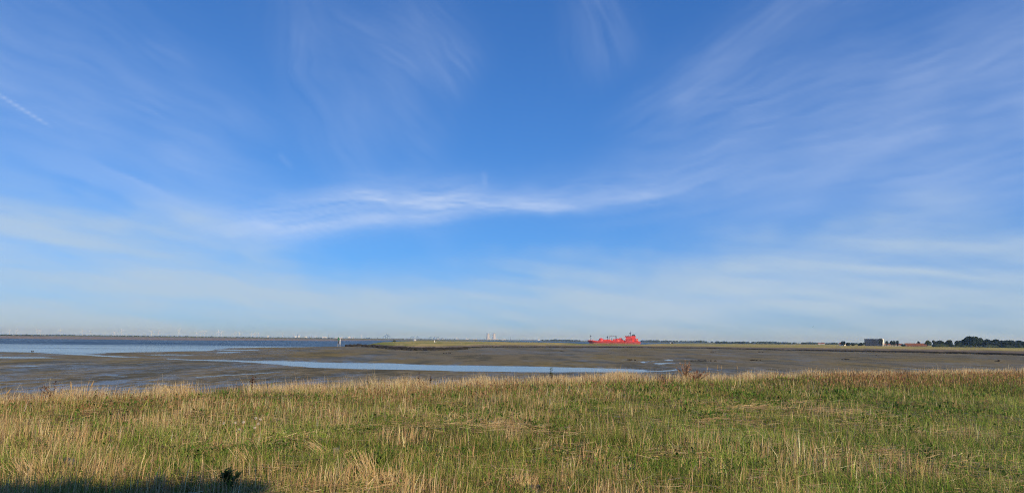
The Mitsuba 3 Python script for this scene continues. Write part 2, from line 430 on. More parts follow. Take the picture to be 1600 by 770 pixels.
one('mudflat', 'wet grey brown mudflat with shallow creeks and pools', None, (np.stack([MX, MY, MZ], -1).reshape(-1, 3), grid_faces(len(flat), len(dist))), 'm_mud', smooth=True, kind='structure')

# grass spit and the low land that runs on to the right
NEAR = [(566, 539.2), (580, 541.4), (600, 543.6), (640, 546.2), (690, 545.8), (722, 544.2), (750, 542.6), (800, 542.4), (900, 542.6), (1000, 543.2), (1100, 544.2), (1200, 546.6), (1300, 548.8), (1400, 550.6), (1500, 552.6), (1600, 555.6), (1800, 561), (2200, 572)]
FAR = [(566, 640), (590, 760), (620, 1100), (660, 1750), (720, 2000), (800, 1680), (880, 1500), (910, 1110), (1008, 1110), (1035, 1600), (1100, 1900), (1200, 2300), (1300, 2500), (1600, 2600), (2200, 2700)]
npx = np.array([p[0] for p in NEAR], float)
nd = np.array([ground_pt(*p)[1] for p in NEAR])
fpx = np.array([p[0] for p in FAR], float); fd = np.array([p[1] for p in FAR], float)


def spit_z(px, D):
    return 2.0 + 1.0 * np.clip((px - 1150) / 200, 0, 1)


sc = np.concatenate([np.arange(566, 1700, 3.0), np.arange(1700, 2200, 25)])
prof = np.concatenate([np.linspace(0, 1, 9), 1 + np.linspace(0, 1, 26)[1:], [2.06]])
sv, suv = [], []
for px in sc:
    b = depth_dir(px)
    D0, D1 = np.interp(px, npx, nd), np.interp(px, fpx, fd)
    D0 *= 1 + 0.012 * (nfbm(np.array([px * 0.06, 0, 0]), 3, 7) - .5) * 2
    D1 = max(D1, D0 + 30)
    bank = min(26 + 0.05 * D0, (D1 - D0) * 0.5)
    for t in prof:
        if t <= 1:
            D = D0 + t * bank
            e = t * t * (3 - 2 * t)
            z = -0.25 + (spit_z(px, D) + 0.25) * (0.45 * t + 0.55 * e)
        elif t <= 2:
            D = D0 + bank + (t - 1) * (D1 - D0 - bank)
            z = spit_z(px, D) + 0.9 * (nfbm(np.array([b[0] * D / 60, D / 150, 0.5]), 3, 8) - 0.5) * min(1, (t - 1) * 4)
            z += 0.5 * math.exp(-((px - 640) / 60) ** 2) * min(1, (t - 1) * 3)
        else:
            D, z = D1 + 25, -0.4
        tip = min(1, (px - 566) / 26)
        z = -0.3 + (z + 0.3) * (0.15 + 0.85 * tip)
        sv.append([b[0] * D, D, z]); suv.append([t if t <= 1 else 1.3, 0])
one('grass_spit', 'low grassy spit with dark stone foot beyond the mudflat', None, (np.array(sv), grid_faces(len(sc), len(prof))), 'm_spit', smooth=True, uv=np.array(suv), kind='structure')

# far shore: flats on the left, low land all round the horizon
shx = np.concatenate([np.linspace(-900, -100, 12), np.arange(-60, 1700, 20), np.linspace(1750, 2500, 12)])
sh0 = np.interp(shx, [-900, 0, 320, 500, 560, 640, 760, 860, 1000, 1100, 1300, 2500], [900, 1080, 1120, 1450, 1700, 2600, 4200, 3900, 3600, 3000, 2700, 2700])
shp = [0, .01, .03, .1, .2, .4, 1.0]
fv = []
for px, D0 in zip(shx, sh0):
    b = depth_dir(np.clip(px, -900, 2500))
    D0 = D0 * (1 + 0.10 * (nfbm(np.array([px * 0.02, 0, 0]), 3, 17) - .5))
    for t in shp:
        D = D0 + t * (24500 / max(1, np.linalg.norm(b)) - D0)
        fv.append([b[0] * D, D, [-0.3, 0.25, 0.6, 1.0, 1.4, 1.8, 2.0][shp.index(t)]])
one('far_shore', 'flat far shore of mud and fields along the horizon', None, (np.array(fv), grid_faces(len(shx), len(shp))), 'm_shore', smooth=True, kind='structure')

# ------------------------------------------------------------------ breakwater of dark stones at the spit's foot
def rock(r, sub=1, seed=0):
    m = trimesh.creation.icosphere(subdivisions=sub)
    v = np.array(m.vertices)
    v = v * (0.75 + 0.6 * nfbm(v * 1.3 + seed * 7.3, 2, seed)[:, None]) * np.asarray(r)
    return trimesh.Trimesh(v, m.faces, process=False)


rocks = [rock((1.3, 1.0, 0.8), 1, k) for k in range(6)]
line = [(545, 541.2), (562, 540.4), (585, 542.2), (610, 544.6), (640, 546.9), (670, 547.0), (700, 546.5), (726, 545.6)]
ms = []
for k in range(620):
    t = random.random() * (len(line) - 1); i = int(t); t -= i
    px, py = line[i][0] + (line[i + 1][0] - line[i][0]) * t, line[i][1] + (line[i + 1][1] - line[i][1]) * t
    q = ground_pt(px, py + random.uniform(-0.3, 0.3))
    c = random.gauss(0, 2.6)
    ms.append(placed(rocks[k % 6], (q[0] + random.gauss(0, 1), q[1] + c * 2.0, 0.15 + 0.9 * math.exp(-(c / 2.2) ** 2) * random.random()), random.random() * 6, random.uniform(0.7, 1.5)))
one('breakwater_stones', 'dark wet stones of the breakwater along the foot of the grassy spit', None, join(*ms), 'm_rock', kind='stuff')
ms = []
for k in range(420):
    px = random.uniform(730, 1600)
    D = np.interp(px, npx, nd) + random.uniform(-2, 10)
    b = depth_dir(px)
    ms.append(placed(rocks[k % 6], (b[0] * D, D, 0.1 + random.random() * .3), random.random() * 6, random.uniform(0.5, 1.1)))
one('shore_stones', 'scattered dark stones along the foot of the low bank', None, join(*ms), 'm_rock', kind='stuff')

# low dark banks and weed lines on the mud
ms = []
for px, py, w, n in [(1095, 564.5, 14, 22), (1180, 563.6, 10, 10), (1188, 550.4, 5, 8), (1115, 550.0, 6, 9), (1560, 564.3, 5, 9), (878, 548.9, 5, 8), (985, 563.0, 6, 10), (50, 549.3, 2.0, 4), (700, 552.0, 12, 8), (1325, 562.0, 10, 8), (1370, 556, 2, 3)]:
    for k in range(n):
        q = ground_pt(px + random.gauss(0, w * 0.5), py + random.gauss(0, 0.25))
        ms.append(placed(rocks[k % 6], (q[0], q[1], 0.25), random.random() * 6, random.uniform(0.15, 0.35)))
one('weed_clumps', 'dark clumps of weed lying on the mudflat', None, join(*ms), 'm_rock', kind='stuff')


# ------------------------------------------------------------------ woods and trees
def blob_wood(px0, px1, D, h, n, seed, base=0.5, spread=0.04, width=1.0):
    r = random.Random(seed)
    out = []
    for k in range(n):
        px = r.uniform(px0, px1)
        hh = h * (0.45 + 0.75 * nfbm(np.array([px * 0.09, seed, 0.3]), 3, seed)) * r.uniform(0.7, 1.1)
        Dk = D * (1 + r.uniform(-spread, spread))
        p = at(px, Dk, base + hh * 0.35)
        m = rock((hh * r.uniform(0.7, 1.5) * width, hh * 0.9, hh * 0.62), 2, k % 9)
        out.append(placed(m, p, r.random() * 6))
    return join(*out)


for k, (a, b, D, h, n, lab) in enumerate([
    (-40, 68, 3000, 7.0, 60, 'dark low tree belt at the far left end of the horizon'),
    (68, 330, 5200, 8.5, 110, 'thin hazy tree belt along the left horizon below the wind turbines'),
    (330, 520, 7000, 10.0, 70, 'faint tree belt along the horizon in front of the pale port buildings'),
    (845, 906, 5200, 13.5, 60, 'hazy blue wood on the horizon just left of the red tanker'),
    (1003, 1100, 5200, 17.0, 70, 'hazy wood on the horizon just right of the red tanker'),
    (1085, 1215, 5600, 15.0, 70, 'long even wood on the horizon right of centre'),
    (1120, 1320, 3300, 11.0, 100, 'broken dark tree belt on the horizon left of the grey block'),
    (1330, 1450, 2600, 11.0, 60, 'low dark hedge line behind the grey block and the red roof'),
    (1452, 1606, 1215, 4.6, 110, 'low dark scrub along the foot of the trees on the right'),
    (560, 800, 9000, 9.0, 60, 'faint low tree belt behind the grassy spit on either side of the cranes'),
]):
    one('far_wood' if D > 2000 else 'scrub', lab, None, blob_wood(a, b, D, h, n, 40 + k, base=0.5 if D > 2000 else 3.0), 'm_far_wood', smooth=True, kind='stuff')


def crown_mesh(r, seed, n=1400, leaf=0.9, lobes=9, tint=(0.035, 0.055, 0.020)):
    """Leaf clumps through the volume of several lobes, with gaps between them; unit-ish crown of radii r centred at 0."""
    g = np.random.default_rng(seed)
    r = np.asarray(r, float)
    cen = g.normal(size=(lobes, 3)); cen /= np.linalg.norm(cen, axis=1, keepdims=True)
    cen *= g.uniform(0.25, 0.72, (lobes, 1)); cen[0] = 0
    rad = g.uniform(0.34, 0.52, lobes); rad[0] = 0.6
    which = g.integers(0, lobes, n)
    d = g.normal(size=(n, 3)); d /= np.linalg.norm(d, axis=1, keepdims=True)
    p = (cen[which] + d * rad[which, None] * g.uniform(0.72, 1.04, (n, 1))) * r
    nrm = d + g.normal(size=(n, 3)) * 0.6; nrm /= np.linalg.norm(nrm, axis=1, keepdims=True)
    a = np.cross(nrm, g.normal(size=(n, 3))); a /= np.linalg.norm(a, axis=1, keepdims=True)
    b = np.cross(nrm, a)
    s = leaf * g.uniform(0.6, 1.3, (n, 1))
    V = np.stack([p - a * s, p + b * s * 0.55, p + a * s, p - b * s * 0.55], 1).reshape(-1, 3)
    k = np.arange(n) * 4
    Fc = np.vstack([np.stack([k, k + 1, k + 2], 1), np.stack([k, k + 2, k + 3], 1)])
    c = np.asarray(tint) * g.uniform(0.65, 1.45, (n, 1)) * (1 + g.normal(size=(lobes, 1)) * 0.12)[which]
    return V, Fc, np.repeat(np.clip(c, 0.005, 1), 4, 0)


def tree(name, label, px, D, base, h, w, seed, group=None, tint=(0.034, 0.050, 0.020), trunk=0.18, n=1300, wy=None):
    t = thing(name, label, 'tree', group)
    p = at(px, D, base)
    cz = h * (1 + trunk) / 2
    rz = h * (1 - trunk) / 2 * 1.08
    V, Fc, C = crown_mesh((w / 2 * 1.12, (wy or w) / 2, rz), seed, n=n, leaf=max(0.5, 0.085 * (w * h) ** .5), tint=tint)
    obj('crown', (V + p + [0, 0, cz], Fc), 'm_leaf', t, color=C)
    parts = [rod(p - [0, 0, .3], p + [0, 0, cz], 0.035 * h, 0.012 * h, 7)]
    g = random.Random(seed)
    for k in range(5):
        a = k * 1.3 + g.random()
        q0 = p + [0, 0, h * g.uniform(0.25, 0.5)]
        parts.append(rod(q0, q0 + np.array([math.cos(a) * w * .3, math.sin(a) * w * .3, h * .25]), 0.012 * h, 0.004 * h, 5))
    obj('trunk', join(*parts), 'm_bark', t)
    return t


ORD = ['leftmost', 'second', 'third', 'fourth', 'fifth', 'sixth', 'seventh', 'eighth', 'ninth', 'tenth', 'eleventh', 'twelfth', 'thirteenth', 'fourteenth']


def nth(k, n):
    return 'rightmost' if k == n - 1 else 'leftmost' if k == 0 else ORD[k] + ' from the left'


LZ = 3.0
DT = 1250.0
M = DT / F                                                  # metres per photograph pixel out there
# the round-topped grove: tallest trees in the middle
for k, (px, hpx, wpx) in enumerate([(1497, 8.5, 14), (1504, 12.6, 17), (1512, 15.6, 20), (1521, 16.0, 21), (1529, 13.4, 18), (1535, 9.2, 14)]):
    tree('grove_tree', ['low dark tree at the left foot of the round topped grove', 'dark tree on the left slope of the round topped grove', 'tall dark tree left of the top of the round grove', 'tallest dark tree at the top of the round grove', 'dark tree on the right slope of the round topped grove', 'low dark tree at the right foot of the round topped grove'][k], px, DT * (1 + 0.012 * (k % 3)), LZ - 0.2, hpx * M, wpx * M, 300 + k, 'trees of the round topped grove', trunk=0.02, n=2400, tint=(0.032, 0.050, 0.018))
for k, px in enumerate(np.arange(1539, 1606, 5.5)):
    tree('wood_tree', nth(k, 13) + ' dark tree of the even topped row right of the round grove', px, DT * (1 + 0.015 * (k % 2)), LZ - 0.2, (11.4 + 0.3 * math.sin(k * 2.1) - (1.4 if k == 0 else 0)) * M, 19 * M, 330 + k, 'trees of the even topped row', trunk=0.01, n=2800, tint=(0.024, 0.039, 0.018))
for k, (px, hpx, wpx, lab, tn) in enumerate([
    (1449, 10.5, 10, 'pale green rounded tree just right of the red roof', (0.06, 0.085, 0.03)),
    (1461, 10.0, 9, 'thin greyish tree left of the darker pair before the round grove', (0.05, 0.06, 0.035)),
    (1470, 11.0, 14, 'dark rounded tree, left one of the pair before the round grove', (0.030, 0.045, 0.018)),
    (1483, 11.2, 15, 'dark rounded tree, right one of the pair before the round grove', (0.034, 0.048, 0.02)),
    (1436, 8.5, 5, 'small dark tree rising behind the red roof', (0.03, 0.042, 0.018)),
]):
    tree('rounded_tree', lab, px, DT * (1.0 if k != 4 else 1.06), LZ - 0.2, hpx * M, wpx * M, 360 + k, trunk=0.1, tint=tn)
for k, (px, hpx) in enumerate([(1393, 10.5), (1397.5, 11), (1402, 10.5), (1385.5, 9.5)]):
    tree('poplar', ['slim dark tree, left one of three in line right of the white gable wall', 'slim dark tree, middle one of three in line right of the white gable wall',
                    'slim dark tree, right one of three in line right of the white gable wall', 'thin sparse tree just right of the bright white wall'][k], px, DT * 1.02, LZ - 0.2, hpx * M, 5 * M, 380 + k, trunk=0.12, n=700 if k < 3 else 260)
for k, (px, hpx, lab) in enumerate([(1374.5, 14.5, 'tall sparse tree rising in front of the grey block, left of a pair'), (1378.3, 14.0, 'tall sparse tree against the white gable wall, right of a pair')]):
    tree('sparse_tree', lab, px, DT * 0.985, LZ - 0.2, hpx * M, 4.0 * M, 390 + k, trunk=0.15, n=260, tint=(0.05, 0.065, 0.03))
for k, (px, hpx, wpx, lab) in enumerate([(1317.5, 7.0, 7, 'dark tree beside the small pale house, left one of two'), (1325, 5.8, 8, 'dark tree beside the small pale house, right one of two'),
                                      (1345, 4.8, 10, 'low dark tree left of the grey block'), (1411, 4.0, 7, 'low dark bush left of the red roof'), (1332, 3.6, 6, 'small dark bush right of the pale house')]):
    tree('low_tree', lab, px, DT * 1.0, LZ - 0.2, hpx * M, wpx * M, 400 + k, trunk=0.05, tint=(0.026, 0.038, 0.016))

# ------------------------------------------------------------------ buildings on the right
def building_block():
    t = thing('apartment_block', 'flat roofed grey block with a bright white end wall, behind sparse trees', 'building')
    pos = at(1364.5, DT * 1.03, LZ - 0.3)
    rz = facing(1363) + math.radians(-17)
    W, Dp, H = 30.0, 10.0, 12.6
    put = lambda m: placed(m, pos, rz)
    obj('wall', put(box(-W / 2, W / 2, 0, Dp, 0, H)), 'm_facade', t)
    obj('end_wall', put(box(W / 2 + .003, W / 2 + 0.4, -0.2, Dp + .2, 0, H + 0.4)), 'm_render_white', t)
    labels[t + '__end_wall'] = {'label': 'bright white sunlit end wall'}
    obj('roof', put(box(-W / 2 - .3, W / 2, -.3, Dp + .3, H, H + 0.45)), 'm_grey', t)
    for i in range(9):
        for j in range(4):
            x0 = -W / 2 + 0.8 + i * 3.2
            z0 = 1.2 + j * 2.9
            f = obj('window', put(box(x0, x0 + 2.3, -0.06, 0.05, z0, z0 + 1.5)), 'm_grey', t)
            obj('pane', put(box(x0 + 0.12, x0 + 2.18, -0.09, -0.061, z0 + 0.12, z0 + 1.38)), 'm_glass_dark', f)


building_block()


def gabled(name, label, cat, px, D, base, W, Dp, eave, ridge, rot, wall, roof, win=3, chimney=True):
    t = thing(name, label, cat)
    pos, rz = at(px, D, base), facing(px) + rot
    put = lambda m: placed(m, pos, rz)
    pent = trimesh.Trimesh([[-W / 2, 0, 0], [W / 2, 0, 0], [W / 2, Dp, 0], [-W / 2, Dp, 0], [-W / 2, 0, eave], [W / 2, 0, eave], [W / 2, Dp, eave], [-W / 2, Dp, eave], [-W / 2, Dp / 2, ridge], [W / 2, Dp / 2, ridge]],
                           [[0, 1, 5], [0, 5, 4], [2, 3, 7], [2, 7, 6], [1, 2, 6], [1, 6, 5], [3, 0, 4], [3, 4, 7], [5, 6, 9], [7, 4, 8], [4, 5, 9], [4, 9, 8], [6, 7, 8], [6, 8, 9]], process=False)
    obj('wall', put(pent), wall, t)
    o = 0.4
    sl = (ridge - eave) / (Dp / 2)
    ze = eave - o * sl
    v, f = [], []
    for s in (0, 1):
        y0, y1 = (-o, Dp / 2) if s == 0 else (Dp + o, Dp / 2)
        k = len(v)
        v += [[-W / 2 - o, y0, ze + .1], [W / 2 + o, y0, ze + .1], [W / 2 + o, y1, ridge + .1], [-W / 2 - o, y1, ridge + .1], [-W / 2 - o, y0, ze + .35], [W / 2 + o, y0, ze + .35], [W / 2 + o, y1, ridge + .35], [-W / 2 - o, y1, ridge + .35]]
        f += [[k + a for a in q] for q in ([0, 1, 2, 3], [4, 5, 6, 7], [0, 1, 5, 4], [1, 2, 6, 5], [3, 0, 4, 7])]
    r = obj('roof', placed(trimesh.Trimesh(v, np.array(f)[:, [0, 1, 2, 0, 2, 3]].reshape(-1, 3), process=False), pos, rz), roof, t)
    if chimney:
        obj('chimney', put(box(W / 2 - 1.6, W / 2 - .9, Dp / 2 - .4, Dp / 2 + .3, ridge - .3, ridge + 1.2)), 'm_brick', r)
    for i in range(win):
        x0 = -W / 2 + (i + 0.5) * W / win - .6
        w = obj('window', put(box(x0, x0 + 1.2, -0.06, 0.04, .9, eave - .5)), 'm_white', t)
        obj('pane', put(box(x0 + .1, x0 + 1.1, -0.09, -0.061, 1.0, eave - .6)), 'm_glass_dark', w)
    obj('door', put(box(-.5, .5, -0.07, 0.03, 0.05, 2.1)), 'm_grey', t)


gabled('barn', 'long low building under a red tiled roof, right of the grey block', 'barn', 1431, DT * 1.0, LZ - 0.3, 33, 11, 2.2, 5.6, 0.12, 'm_brick', 'm_tile', 7, False)
gabled('cottage', 'small pale cottage half hidden by dark trees left of the grey block', 'house', 1315, DT * 1.02, LZ - 0.2, 9, 6, 2.8, 5.2, -0.35, 'm_render_white', 'm_tile', 2)
gabled('farm_house', 'low brown roofed farm building between the white wall and the red roof', 'house', 1396, DT * 1.03, LZ - 0.2, 30, 9, 2.4, 4.2, 0.1, 'm_concrete', 'm_brick', 5)
gabled('white_shed', 'small white shed at the foot of the far right wood', 'shed', 1592, DT * 0.97, LZ - 0.2, 3.5, 3, 2.0, 3.0, -0.2, 'm_render_white', 'm_grey', 1, False)
gabled('pale_barn', 'small low white walled barn on the horizon left of the cottage', 'barn', 1283, 2050, LZ - 0.4, 17, 9, 2.6, 5.0, -0.1, 'm_render_white', 'm_brick', 3, False)


# ------------------------------------------------------------------ the red gas tanker
def tanker():
    t = thing('gas_tanker', 'bright red gas tanker ship with aft superstructure and black topped funnel', 'ship')
    D = 1590.0
    mp = D / F
    pos, rz = at(959.5, D, 0.0), facing(959.5) + math.radians(-3)
    X = lambda px: (px - 959.5) * mp
    Z = lambda py: (537.2 - py) * mp
    put = lambda m: placed(m, pos, rz)
    # hull: lofted sections from bow (left) to stern
    st = [(918.3, 0.05, 7.9, 1.4), (921, 0.30, 7.7, 0.9), (925, 0.62, 7.3, 0.6), (930, 0.86, 6.2, 0.3), (934, 0.96, 5.4, 0.0), (945, 1.0, 5.2, 0.0), (975, 1.0, 5.2, 0.0), (990, 1.0, 5.4, 0.0), (997, 0.92, 5.6, 0.0), (1000.6, 0.80, 4.6, 0.7)]
    hb = 9.5
    lv = [0.0, 0.35, 0.7, 1.0]

    def loft(z0, z1, grow):
        V = []
        for px, w, top, rake in st:
            for s in (-1, 1):
                for k in range(4):
                    u = k / 3
                    zz = z0(top) + (z1(top) - z0(top)) * u
                    q = zz / top
                    ww = w * hb * (0.72 + 0.28 * min(1, q * 1.4)) + grow
                    xx = X(px) + rake * 3.2 * (1 - q) * (1 if px < 960 else -1)
                    V.append([xx, s * ww, zz])
        V = np.array(V); n = len(st); Fc = []
        for i in range(n - 1):
            a, b = i * 8, (i + 1) * 8
            for k in range(3):
                Fc += [[a + k, b + k, b + k + 1], [a + k, b + k + 1, a + k + 1], [a + 4 + k, b + 5 + k, b + 4 + k], [a + 4 + k, a + 5 + k, b + 5 + k]]
            Fc += [[a + 3, b + 3, b + 7], [a + 3, b + 7, a + 7], [a, b + 4, b], [a, a + 4, b + 4]]
        for i, fl in ((0, 1), (n - 1, -1)):
            a = i * 8
            for k in range(3):
                q = [[a + k, a + k + 1, a + 5 + k], [a + k, a + 5 + k, a + 4 + k]]
                Fc += [x[::fl] for x in q]
        return trimesh.Trimesh(V, Fc, process=False)

    obj('hull', put(loft(lambda t_: 2.7, lambda t_: t_, 0.0)), 'm_ship_red', t, smooth=35)
    obj('boot_stripe', put(loft(lambda t_: -0.5, lambda t_: 2.7, 0.02)), 'm_boot', t, smooth=35)
    labels[t + '__boot_stripe'] = {'label': 'paler orange band along the waterline'}
    obj('forecastle', put(join(box(X(920.5), X(928), -4.5, 4.5, 7.0, 8.1), box(X(926), X(931), -6, 6, 5.5, 7.2))), 'm_ship_red', t)
    obj('foremast', put(join(rod((X(923.2), 0, 8), (X(923.2), 0, Z(523.4)), 0.35, 0.2), rod((X(921.8), 0, Z(526.2)), (X(924.6), 0, Z(526.2)), 0.25), box(X(922.5), X(923.9), -.5, .5, Z(526.4), Z(525)))), 'm_black', t)
    for k, (a, b, ty, tz, sx) in enumerate([(935, 944, 4.6, Z(528.2), 1), (960, 969, 3.6, Z(528.6), 1)]):
        dome = ball(((X(a) + X(b)) / 2, 0, 5.2), ((X(b) - X(a)) / 2, 7.2, tz - 5.2), 3)
        obj('tank_dome', put(dome), 'm_ship_red', t, smooth=True)
    obj('cargo_tank', put(join(rod((X(937), 0, 5.6), (X(953), 0, 5.6), 4.4, n=20), ball((X(937), 0, 5.6), (3, 4.4, 4.4)), ball((X(953), 0, 5.6), (3, 4.4, 4.4)))), 'm_ship_red', t, smooth=40)
    obj('cargo_tank', put(join(rod((X(959), 0, 5.9), (X(972), 0, 5.9), 5.2, n=20), ball((X(959), 0, 5.9), (3, 5.2, 5.2)), ball((X(972), 0, 5.9), (3, 5.2, 5.2)))), 'm_ship_red', t, smooth=40)
    obj('deck_house', put(join(box(X(944), X(951), -5, 5, 5.2, Z(530.4)), box(X(967), X(971.5), -4, 4, 5.2, Z(527.9)), box(X(952.5), X(958), -4, 4, 5.2, Z(531.6)))), 'm_ship_red', t)
    obj('vent_post', put(join(rod((X(949.2), 0, 8), (X(949.2), 0, Z(525.2)), 0.55, 0.5), box(X(948.4), X(950.0), -.9, .9, Z(527.6), Z(525.4)))), 'm_black', t)
    g = obj('pipe_gantry', put(join(box(X(952.2), X(963), -0.5, 0.5, Z(525.8), Z(524.9)), rod((X(952.6), 0, 5), (X(952.6), 0, Z(525)), 0.45), rod((X(962.4), 0, 5), (X(962.4), 0, Z(525)), 0.6))), 'm_grey', t)
    labels[g] = {'label': 'grey gantry of two posts and a long beam'}
    obj('crane_post', put(join(rod((X(962.6), 0, 5), (X(962.6), 0, Z(524.6)), 0.9, 0.8), rod((X(955.8), 0, 5.2), (X(955.8), 0, Z(528.5)), .4))), 'm_black', t)
    obj('deck_pipe', put(join(*[rod((X(930), y, z), (X(976), y, z), 0.3) for y, z in ((-6.3, 6.1), (-5.4, 6.5), (6.3, 6.1))] + [rod((X(930 + 4 * k), -6.6, 5.1), (X(930 + 4 * k), -6.6, 6.6), .18) for k in range(12)])), 'm_ship_red', t)
    ac = obj('accommodation', put(join(box(X(977.2), X(988), -8.6, 8.6, 5.2, Z(528.4)), box(X(977.8), X(987.5), -7.6, 7.6, Z(528.4), Z(526.2)), box(X(970.5), X(977.2), -6, 6, 5.2, Z(531.2)))), 'm_ship_red', t)
    for j, zz in enumerate((Z(533), Z(531.2), Z(529.6))):
        obj('window_row', put(join(*[box(X(978 + k * 1.25), X(978.55 + k * 1.25), -8.68, -8.55, zz - 0.65, zz + 0.55) for k in range(8)] + [box(X(977.2) - .08, X(977.2) + .05, -7.6 + k * 1.7, -6.6 + k * 1.7, zz - .5, zz + .45) for k in range(9)])), 'm_glass_dark', ac)
    br = obj('bridge', put(join(box(X(976.6), X(985.5), -7.2, 7.2, Z(526.2), Z(525.0)), box(X(975.6), X(979.5), -10.5, 10.5, Z(526.5), Z(525.9)), box(X(976.2), X(986), -7.6, 7.6, Z(525.0), Z(524.7)))), 'm_ship_red', t)
    obj('bridge_window', put(join(box(X(976.6) - .1, X(976.6) + .05, -6.9, 6.9, Z(526) + .1, Z(525.2)), box(X(976.8), X(984.5), -7.3, -7.15, Z(526) + .1, Z(525.2)))), 'm_glass_dark', br)
    fu = obj('funnel', put(join(box(X(986.2), X(992.4), -4.2, 4.2, 5.2, Z(524.4)), box(X(992.4), X(996), -5, 5, 5.2, Z(528.6)), box(X(996), X(998), -5, 5, 5.2, Z(532.4)))), 'm_ship_red', t)
    obj('cap', put(join(box(X(986.9), X(991.6), -3.2, 3.2, Z(524.4), Z(523.2)), rod((X(988.6), 0, Z(523.4)), (X(988.6), 0, Z(521.8)), 1.3, 1.1), rod((X(990.6), 1, Z(523.4)), (X(990.6), 1, Z(522.3)), .9))), 'm_black', fu)
    labels[fu + '__cap'] = {'label': 'black top of the funnel'}
    obj('radar_mast', put(join(rod((X(984.3), 0, Z(525)), (X(984.3), 0, Z(517.2)), 0.55, 0.22), box(X(983.2), X(985.5), -2.4, 2.4, Z(521), Z(519.9)), rod((X(983), 0, Z(522)), (X(985.6), 0, Z(522)), 0.3), rod((X(981.2), 0, Z(525)), (X(981.2), 0, Z(522.4)), .25))), 'm_black', t)
    obj('lifeboat', put(ball((X(994), -6.0, Z(530.6)), (3.2, 1.3, 1.3), 2)), 'm_boot', t, smooth=True)
    rails = [rod((X(px), -9.2, 5.2), (X(px), -9.2, 6.4), .08, n=4) for px in np.arange(932, 977, 1.5)] + [rod((X(932), -9.2, 6.4), (X(976), -9.2, 6.4), .08, n=4)]
    obj('railing', put(join(*rails)), 'm_ship_red', t)


tanker()


def small_boat():
    t = thing('tug', 'small dark boat with a short white cabin, right of the red tanker', 'boat')
    D = 1700.0; mp = D / F
    pos, rz = at(1048.3, D, 0.0), facing(1048)
    put = lambda m: placed(m, pos, rz)
    h = trimesh.Trimesh([[-8, 0, 2.6], [-5, -2.6, 2.3], [7, -2.4, 1.9], [7, 2.4, 1.9], [-5, 2.6, 2.3], [-6.6, 0, -.4], [-4, -1.8, -.4], [6.2, -1.8, -.4], [6.2, 1.8, -.4], [-4, 1.8, -.4]],
                        [[0, 1, 4], [1, 2, 3], [1, 3, 4], [0, 5, 6], [0, 6, 1], [1, 6, 7], [1, 7, 2], [2, 7, 8], [2, 8, 3], [3, 8, 9], [3, 9, 4], [4, 9, 5], [4, 5, 0]], process=False)
    obj('hull', put(h), 'm_black', t)
    c = obj('cabin', put(join(box(-1.6, 0.6, -1.5, 1.5, 2.0, 5.0), box(-1.9, 0.8, -1.7, 1.7, 5.0, 5.3))), 'm_white', t)
    obj('window', put(box(-1.4, 0.4, -1.56, -1.5, 3.6, 4.5)), 'm_glass_dark', c)
    obj('deck_house', put(box(0.6, 4.6, -1.6, 1.6, 2.0, 4.3)), 'm_black', t)
    obj('mast', put(rod((-3.0, 0, 2), (-3.0, 0, 8.2), .16, .08)), 'm_grey', t)


small_boat()


def barge():
    t = thing('barge', 'long low blue grey barge with a white wheelhouse, far left of the red tanker', 'barge')
    D = 3600.0; mp = D / F
    pos, rz = at(829, D, 0.0), facing(829)
    put = lambda m: placed(m, pos, rz)
    L = 34 * mp
    obj('hull', put(join(box(-L / 2 + 3, L / 2, -5.5, 5.5, -.4, 5.4), box(-L / 2, -L / 2 + 3, -3.5, 3.5, -.4, 5.8))), 'm_blue_steel', t)
    obj('hatch_cover', put(box(-L / 2 + 12, L / 2 - 24, -5, 5, 5.4, 8.2)), 'm_grey', t)
    w = obj('wheelhouse', put(join(box(L / 2 - 17.5, L / 2 - 9, -4.5, 4.5, 5.4, 12), box(L / 2 - 18, L / 2 - 8.6, -4.8, 4.8, 12, 12.6))), 'm_white', t)
    obj('window', put(box(L / 2 - 17, L / 2 - 9.6, -4.58, -4.5, 9, 11)), 'm_glass_dark', w)
    obj('aft_cabin', put(box(L / 2 - 8, L / 2 - .5, -4.6, 4.6, 5.4, 8.6)), 'm_grey', t)


barge()


